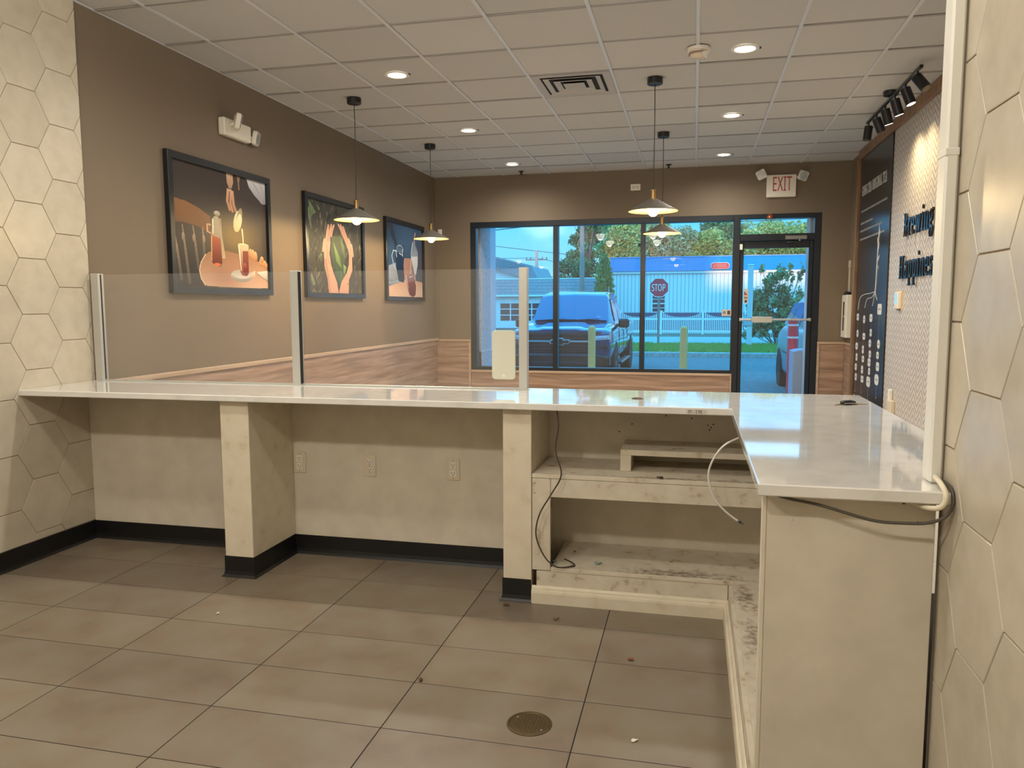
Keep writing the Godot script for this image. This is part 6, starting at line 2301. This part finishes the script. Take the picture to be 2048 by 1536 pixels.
func garage() -> void:
	# left of it, a low building with a shingled mansard, and a taller roof behind
	var t := thing("shingled_garage", "pale building with a grey shingled band over a garage door, left of the truck", "building", Vector3(-12.0, -0.12, -50.0))
	var b := MB.new()
	b.span(Vector3(-12, 0, -3.4), Vector3(6.1, 2.12, 0))
	obj("wall", b, M.siding, t)
	b = MB.new()
	b.t = Transform3D(Basis(Vector3(0, 0, 1), Vector3.UP, Vector3(-1, 0, 0)), Vector3(6.3, 0, 0))
	b.prism(PackedVector2Array([Vector2(-3.6, 2.12), Vector2(0.3, 2.12), Vector2(0.0, 3.20), Vector2(-3.6, 3.20)]), 0, 18.5)
	obj("mansard", b, M.shingle, t)
	for k in 5:
		b = MB.new()
		b.t = Transform3D(Basis(Vector3(1, 0, 0), -0.27), Vector3(0, 2.13, 0.3))
		b.span(Vector3(-12, k * 0.215, 0.0), Vector3(6.3, k * 0.215 + 0.20, 0.035 - 0.0))
		obj("shingle_course", b, M.shingle, t)
	b = MB.new()
	b.span(Vector3(-12.1, 2.06, -3.4), Vector3(6.35, 2.16, 0.38), 0.02)
	b.span(Vector3(-12.1, 3.18, -3.6), Vector3(6.35, 3.25, 0.04), 0.02)
	obj("fascia", b, M.white_paint, t)
	b = MB.new()
	b.span(Vector3(-0.80, 0.0, 0.0), Vector3(-0.62, 2.05, 0.06))
	b.span(Vector3(2.4, 0.0, 0.0), Vector3(2.6, 2.05, 0.06))
	obj("door_casing", b, M.white_paint, t)
	b = MB.new()
	b.span(Vector3(-0.62, 0.0, 0.0), Vector3(2.4, 1.95, 0.03))
	var d := obj("garage_door", b, M.siding, t)
	for c in 4:
		for r in 3:
			b = MB.new()
			b.span(Vector3(-0.52 + c * 0.72, 0.48 + r * 0.40, 0.0), Vector3(0.12 + c * 0.72, 0.82 + r * 0.40, 0.036))
			obj("door_pane", b, M.far_glass, d)
	t = thing("gabled_house", "farther house with a sloping dark shingled roof above the garage building", "building", Vector3(-16.5, -0.12, -70.0))
	b = MB.new()
	b.prism(PackedVector2Array([Vector2(-9, 0), Vector2(2.3, 0), Vector2(2.3, 3.55), Vector2(-1.2, 4.75), Vector2(-9, 6.8)]), -8, -0.4)
	obj("wall", b, M.siding, t)
	b = MB.new()
	b.prism(PackedVector2Array([Vector2(-9, 7.9), Vector2(1.9, 5.15), Vector2(2.75, 3.45), Vector2(2.3, 3.65), Vector2(-1.2, 4.72), Vector2(-9, 6.8)]), -8.4, 0.0)
	obj("roof", b, M.shingle, t)
	for k in 6:
		b = MB.new()
		b.prism(PackedVector2Array([Vector2(-9, 6.86 + k * 0.17), Vector2(-1.2 + k * 0.5, 4.78 + k * 0.06), Vector2(-1.2 + k * 0.5, 4.90 + k * 0.06), Vector2(-9, 6.98 + k * 0.17)]), 0.0, 0.06)
		obj("shingle_course", b, M.shingle, t)


func poles() -> void:
	var t := thing("utility_pole", "thick weathered utility pole behind the truck, right of the first mullion", "utility pole", Vector3(-6.98, -0.12, -49.2))
	var b := MB.new()
	b.lathe([Vector2(0, 0), Vector2(0.17, 0), Vector2(0.13, 10.5), Vector2(0, 10.5)], 16)
	obj("pole", b, M.pole, t)
	b = MB.new()
	b.box(Vector3(0, 9.6, 0), Vector3(2.4, 0.12, 0.10), 0.01)
	obj("crossarm", b, M.pole, t)
	b = MB.new()
	b.box(Vector3(0.32, 6.55, 0.1), Vector3(0.5, 0.16, 0.1), 0.02)
	obj("cable_box", b, mat(190, 196, 204, 0.5), t)
	t = thing("utility_pole", "distant thin utility pole with two crossarms above the garage roof", "utility pole", Vector3(-18.15, -0.12, -90.0))
	b = MB.new()
	b.lathe([Vector2(0, 0), Vector2(0.22, 0), Vector2(0.16, 7.95), Vector2(0, 7.95)], 12)
	obj("pole", b, mat(186, 158, 150, 0.8), t)
	for y in [6.85, 4.85]:
		b = MB.new()
		b.box(Vector3(0, y, 0), Vector3(2.6 if y > 6 else 1.6, 0.12, 0.1), 0.01)
		for x in [-1.2, -0.7, 0.7, 1.2]:
			if y > 6:
				b.cyl(Vector3(x, y + 0.05, 0), Vector3(x, y + 0.3, 0), 0.07, 8)
		obj("crossarm", b, mat(120, 104, 100, 0.8), t)
	t = thing("white_pole", "short white pole at the right of the distant utility pole, before the trees", "pole", Vector3(-11.55, -0.12, -75.0))
	b = MB.new()
	b.lathe([Vector2(0, 0), Vector2(0.06, 0), Vector2(0.06, 5.6), Vector2(0.1, 5.62), Vector2(0.1, 5.8), Vector2(0, 5.8)], 10)
	obj("pole", b, M.white_paint, t)
	# pale sign post seen through the door
	t = thing("square_post", "pale square post standing before the bush behind the glass door", "post", Vector3(1.95, -0.12, -29.0))
	b = MB.new()
	b.span(Vector3(-0.09, 0, -0.09), Vector3(0.09, 2.86, 0.09), 0.012)
	obj("shaft", b, mat(196, 200, 204, 0.7), t)
	b = MB.new()
	b.span(Vector3(-0.11, 2.86, -0.11), Vector3(0.11, 2.90, 0.11), 0.012)
	obj("cap", b, M.white_paint, t)
	b = MB.new()
	b.span(Vector3(-0.22, 0.72, 0.09), Vector3(0.10, 1.05, 0.12), 0.01)
	obj("meter_box", b, mat(170, 176, 184, 0.6), t)
	# overhead wires
	var wires := [
		["thick overhead cable rising to the near utility pole", -55.0, [-24.0, 6.55, -16.5, 6.65, -7.1, 7.45], 0.035],
		["thick overhead cable running right from the near utility pole", -49.2, [-6.98, 7.25, -4.0, 6.75, 2.0, 6.85, 14.0, 7.6], 0.03],
		["upper overhead wire across the left window pane", -45.0, [-22.0, 7.4, -12.0, 7.75, -7.1, 8.4], 0.025],
		["second thin wire across the upper left window pane", -52.0, [-24.0, 7.6, -12.0, 8.45, -7.1, 9.3], 0.02],
		["third thin wire across the upper left window pane", -53.0, [-24.0, 7.3, -14.0, 8.0, -7.1, 9.0], 0.02],
		["long wire sloping down to the right over the far pole", -90.0, [-34.0, 9.9, -18.15, 7.75, -6.0, 6.3], 0.035],
		["lower thin wire from the far pole's crossarm to the right", -90.0, [-18.15, 6.95, -11.0, 5.4, -4.0, 4.3], 0.03],
		["lowest thin wire from the far pole to the right", -90.0, [-18.15, 5.0, -12.0, 4.2, -5.0, 3.6], 0.03],
		["thin wire from the far pole's crossarm to the left", -90.0, [-18.15, 6.95, -26.0, 7.0, -34.0, 7.2], 0.025],
		["high wire across the right panes and the transom", -44.0, [-7.1, 8.8, 0.0, 7.2, 6.0, 7.05, 16.0, 7.6], 0.02],
		["wire crossing the treetops in the third window pane", -44.0, [-7.1, 6.9, -0.5, 5.95, 6.0, 5.9, 16.0, 6.3], 0.02],
	]
	for q in wires:
		b = MB.new()
		var p := []
		for i in range(0, q[2].size(), 2):
			p.append(Vector3(q[2][i], q[2][i + 1], q[1]))
		b.tube(p, q[3], 5, 5)
		tag(obj("overhead_wire", b, mat(58, 66, 78, 0.7)), q[0], "wire", "overhead wires")
	# bits of string light wire left hanging at the window head
	for q in [["loose white wire hanging from the frame at the top of the second pane", [-1.51, 2.425, -1.50, 2.30, -1.44, 2.22, -1.47, 2.12, -1.43, 2.02]], ["short loose wire end at the window head right of the first", [-0.885, 2.43, -0.905, 2.39, -0.90, 2.36]]]:
		b = MB.new()
		var p := []
		for i in range(0, q[1].size(), 2):
			p.append(Vector3(q[1][i], q[1][i + 1], ZB - 0.03))
		b.tube(p, 0.004, 6, 5)
		tag(obj("loose_wire", b, mat(186, 190, 196, 0.5)), q[0], "wire", "loose wires at the window")


# ---------------------------------------------------------------- foliage
func leaf_mesh(l: float, w: float) -> ArrayMesh:
	var b := MB.new()
	var c := Vector3(0, 0.0, 0)
	var m1 := Vector3(-w / 2, l * 0.10, l * 0.45)
	var m2 := Vector3(w / 2, l * 0.10, l * 0.45)
	var m := Vector3(0, 0, l * 0.5)
	var e := Vector3(0, -l * 0.08, l)
	b.tri(c, m, m1)
	b.tri(m, e, m1)
	b.tri(c, m2, m)
	b.tri(m, m2, e)
	return b.mesh()


func foliage(called: String, blobs: Array, count: int, leaf: Mesh, m: Material, parent: Node3D, colors: Array, up := 0.0) -> void:
	# leaves on the shells of ellipsoid clumps [centre, radii]
	var mm := MultiMesh.new()
	mm.transform_format = MultiMesh.TRANSFORM_3D
	mm.use_colors = true
	mm.mesh = leaf
	mm.instance_count = count
	var total := 0.0
	for q in blobs:
		total += q[1].x * q[1].y
	var i := 0
	for q in blobs:
		var n := int(round(count * q[1].x * q[1].y / total))
		if q == blobs[blobs.size() - 1]:
			n = count - i
		var tone: Color = colors[rng.randi() % colors.size()]
		for k in n:
			if i >= count:
				break
			var d := Vector3(rng.randfn(), rng.randfn(), rng.randfn()).normalized()
			var r := pow(rnd(0.0, 1.0), 0.45)
			var p: Vector3 = q[0] + d * q[1] * r
			var look := (d + Vector3(rnd(-1, 1), rnd(-1, 1) + up, rnd(-1, 1))).normalized()
			var bs := Basis.looking_at(look, Vector3.UP if absf(look.y) < 0.9 else Vector3.RIGHT) * Basis(Vector3(0, 0, 1), rnd(0, TAU))
			mm.set_instance_transform(i, Transform3D(bs.scaled(Vector3.ONE * rnd(0.6, 1.35)), p))
			var c2: Color = tone.lerp(colors[rng.randi() % colors.size()], rnd(0, 0.6))
			mm.set_instance_color(i, c2 * rnd(0.9, 1.5))
			i += 1
	var o := MultiMeshInstance3D.new()
	o.name = called
	o.multimesh = mm
	o.material_override = m
	o.set_meta("kind", "stuff")
	parent.add_child(o)


func leafy() -> StandardMaterial3D:
	var m := StandardMaterial3D.new()
	m.albedo_color = Color.WHITE
	m.vertex_color_use_as_albedo = true
	m.roughness = 0.6
	m.backlight_enabled = true
	m.backlight = Color(0.5, 0.5, 0.4)
	return m


func tree(called: String, label: String, at: Vector3, h: float, r: float, n: int, leaves: int, leaf: Mesh, m: Material, colors: Array, lean := 0.0) -> void:
	var t := thing(called, label, "tree", at, 0, "trees beyond the street")
	var b := MB.new()
	b.tube([Vector3(0, 0, 0), Vector3(0.1, h * 0.3, 0), Vector3(lean * 0.5, h * 0.6, 0.1), Vector3(lean, h * 0.9, 0)], 0.16, 8, 4)
	var tips := []
	for k in 7:
		var a := TAU * k / 7 + rnd(-0.3, 0.3)
		var y0 := h * rnd(0.3, 0.6)
		var tip := Vector3(cos(a) * r * 0.7 + lean, h * rnd(0.55, 0.95), sin(a) * r * 0.6)
		b.tube([Vector3(lean * y0 / h, y0, 0), Vector3(tip.x * 0.5, lerpf(y0, tip.y, 0.6), tip.z * 0.5), tip], 0.06, 6, 4)
		tips.append(tip)
	obj("trunk", b, M.bark, t)
	var blobs := []
	for tip in tips:
		blobs.append([tip, Vector3(1, 0.8, 1) * r * rnd(0.42, 0.62)])
	for k in n:
		var a := rnd(0, TAU)
		var q := rnd(0.1, 0.85)
		var y := h * rnd(0.25, 0.95)
		var rr := r * sqrt(maxf(0.1, 1.0 - pow((y / h - 0.55) / 0.5, 2)))
		blobs.append([Vector3(cos(a) * rr * q + lean, y, sin(a) * rr * q), Vector3(1, 0.75, 1) * r * rnd(0.34, 0.58)])
	foliage("crown", blobs, leaves, leaf, m, t, colors)


func trees() -> void:
	var m := leafy()
	var leaf := leaf_mesh(0.23, 0.16)
	var green := [Color(0.17, 0.26, 0.07), Color(0.24, 0.34, 0.09), Color(0.30, 0.38, 0.11)]
	var deep := [Color(0.09, 0.16, 0.07), Color(0.13, 0.20, 0.08), Color(0.17, 0.24, 0.10)]
	var gold := [Color(0.30, 0.38, 0.12), Color(0.36, 0.42, 0.15), Color(0.22, 0.32, 0.11)]
	var rust := [Color(0.36, 0.33, 0.20), Color(0.30, 0.32, 0.16), Color(0.22, 0.28, 0.13)]
	var list := [
		["tree", "low dark tree behind the garage roof, left of the near utility pole", Vector3(-9.6, -0.1, -64), 5.2, 1.7, 16, 9000, deep],
		["tree", "sparse spruce-like tree right behind the near utility pole", Vector3(-7.6, -0.1, -56), 9.0, 1.3, 12, 7000, deep],
		["tree", "tall yellow-green tree above the arborvitae", Vector3(-5.2, -0.1, -60), 7.9, 2.4, 18, 15000, gold],
		["tree", "tall russet-tinged tree left of the second mullion", Vector3(-2.6, -0.1, -62), 8.0, 2.5, 18, 15000, rust],
		["tree", "green tree behind the building, left part of the third pane", Vector3(0.0, -0.1, -63), 7.4, 2.4, 18, 15000, green],
		["tree", "dark green tree in the middle of the third pane", Vector3(2.2, -0.1, -66), 7.8, 2.5, 18, 15000, deep],
		["tree", "bright yellow-green tree behind the third pane's right end", Vector3(4.2, -0.1, -63), 7.7, 2.4, 18, 15000, gold],
		["tree", "green tree seen over the building through the door", Vector3(6.6, -0.1, -64), 7.8, 2.5, 18, 15000, green],
		["tree", "yellowing tree seen over the building at the door's right side", Vector3(9.2, -0.1, -65), 8.0, 2.6, 18, 15000, gold],
		["tree", "tall back row tree over the second pane", Vector3(-4.0, -0.1, -74), 9.4, 3.2, 18, 15000, green],
		["tree", "tall back row tree over the third pane", Vector3(1.4, -0.1, -76), 9.3, 3.4, 18, 15000, deep],
		["tree", "tall back row tree over the glass door", Vector3(6.4, -0.1, -76), 9.3, 3.4, 18, 15000, green],
	]
	for q in list:
		tree(q[0], q[1], q[2], q[3], q[4], q[5], q[6], leaf, m, q[7])
	# clipped cone-shaped evergreen
	var t := thing("arborvitae", "tall narrow cone-shaped evergreen shrub at the white building's left end", "shrub", Vector3(-5.2, -0.12, -46.0))
	var blobs := []
	for k in 26:
		var y := 0.15 + k * 0.168
		var r := 0.80 * sqrt(clampf(1.0 - pow(maxf(y - 0.6, 0) / 4.0, 1.8), 0.02, 1))
		for e in 3:
			var a := TAU * e / 3 + k * 1.1
			blobs.append([Vector3(cos(a) * r * 0.4, y, sin(a) * r * 0.4), Vector3(r * 0.62, 0.20, r * 0.62)])
	foliage("foliage", blobs, 12000, leaf_mesh(0.16, 0.08), m, t, [Color(0.14, 0.25, 0.07), Color(0.18, 0.30, 0.09), Color(0.11, 0.21, 0.07)], 1.2)
	var b := MB.new()
	b.lathe([Vector2(0, 0), Vector2(0.3, 0.1), Vector2(0.42, 1.0), Vector2(0.30, 2.6), Vector2(0.05, 4.2), Vector2(0, 4.25)], 12)
	obj("inner_stems", b, mat(44, 60, 36, 0.9), t)
	# leafy bush before the door
	t = thing("leafy_bush", "big loose leafy bush growing across the drive behind the glass door", "bush", Vector3(3.1, -0.12, -30.6))
	b = MB.new()
	blobs = []
	rng.seed = 12
	for k in 90:
		var a := rnd(-1.0, 1.0)
		var x := a * 1.15
		var top := 2.5 - 1.1 * absf(a) + rnd(-0.3, 0.35)
		var p := Vector3(x, rnd(0.2, top), rnd(-0.4, 0.4))
		blobs.append([p, Vector3(1, 0.9, 0.9) * rnd(0.22, 0.36)])
		if k % 4 == 0:
			b.tube([Vector3(x * 0.2, 0, 0), Vector3(x * 0.6, p.y * 0.6, p.z * 0.5), p + Vector3(0, 0.15, 0)], 0.014, 5, 3)
	for k in 9:
		var x := rnd(-0.7, 0.8)
		var y := rnd(2.3, 2.95)
		b.tube([Vector3(x * 0.4, 1.2, 0), Vector3(x, y, 0)], 0.009, 5, 3)
		blobs.append([Vector3(x, y - 0.12, 0), Vector3(0.10, 0.28, 0.10)])
	obj("stems", b, M.bark, t)
	foliage("foliage", blobs, 9000, leaf_mesh(0.15, 0.085), m, t, [Color(0.12, 0.21, 0.10), Color(0.17, 0.27, 0.12), Color(0.09, 0.16, 0.09)], -0.4)
	rng.seed = 5
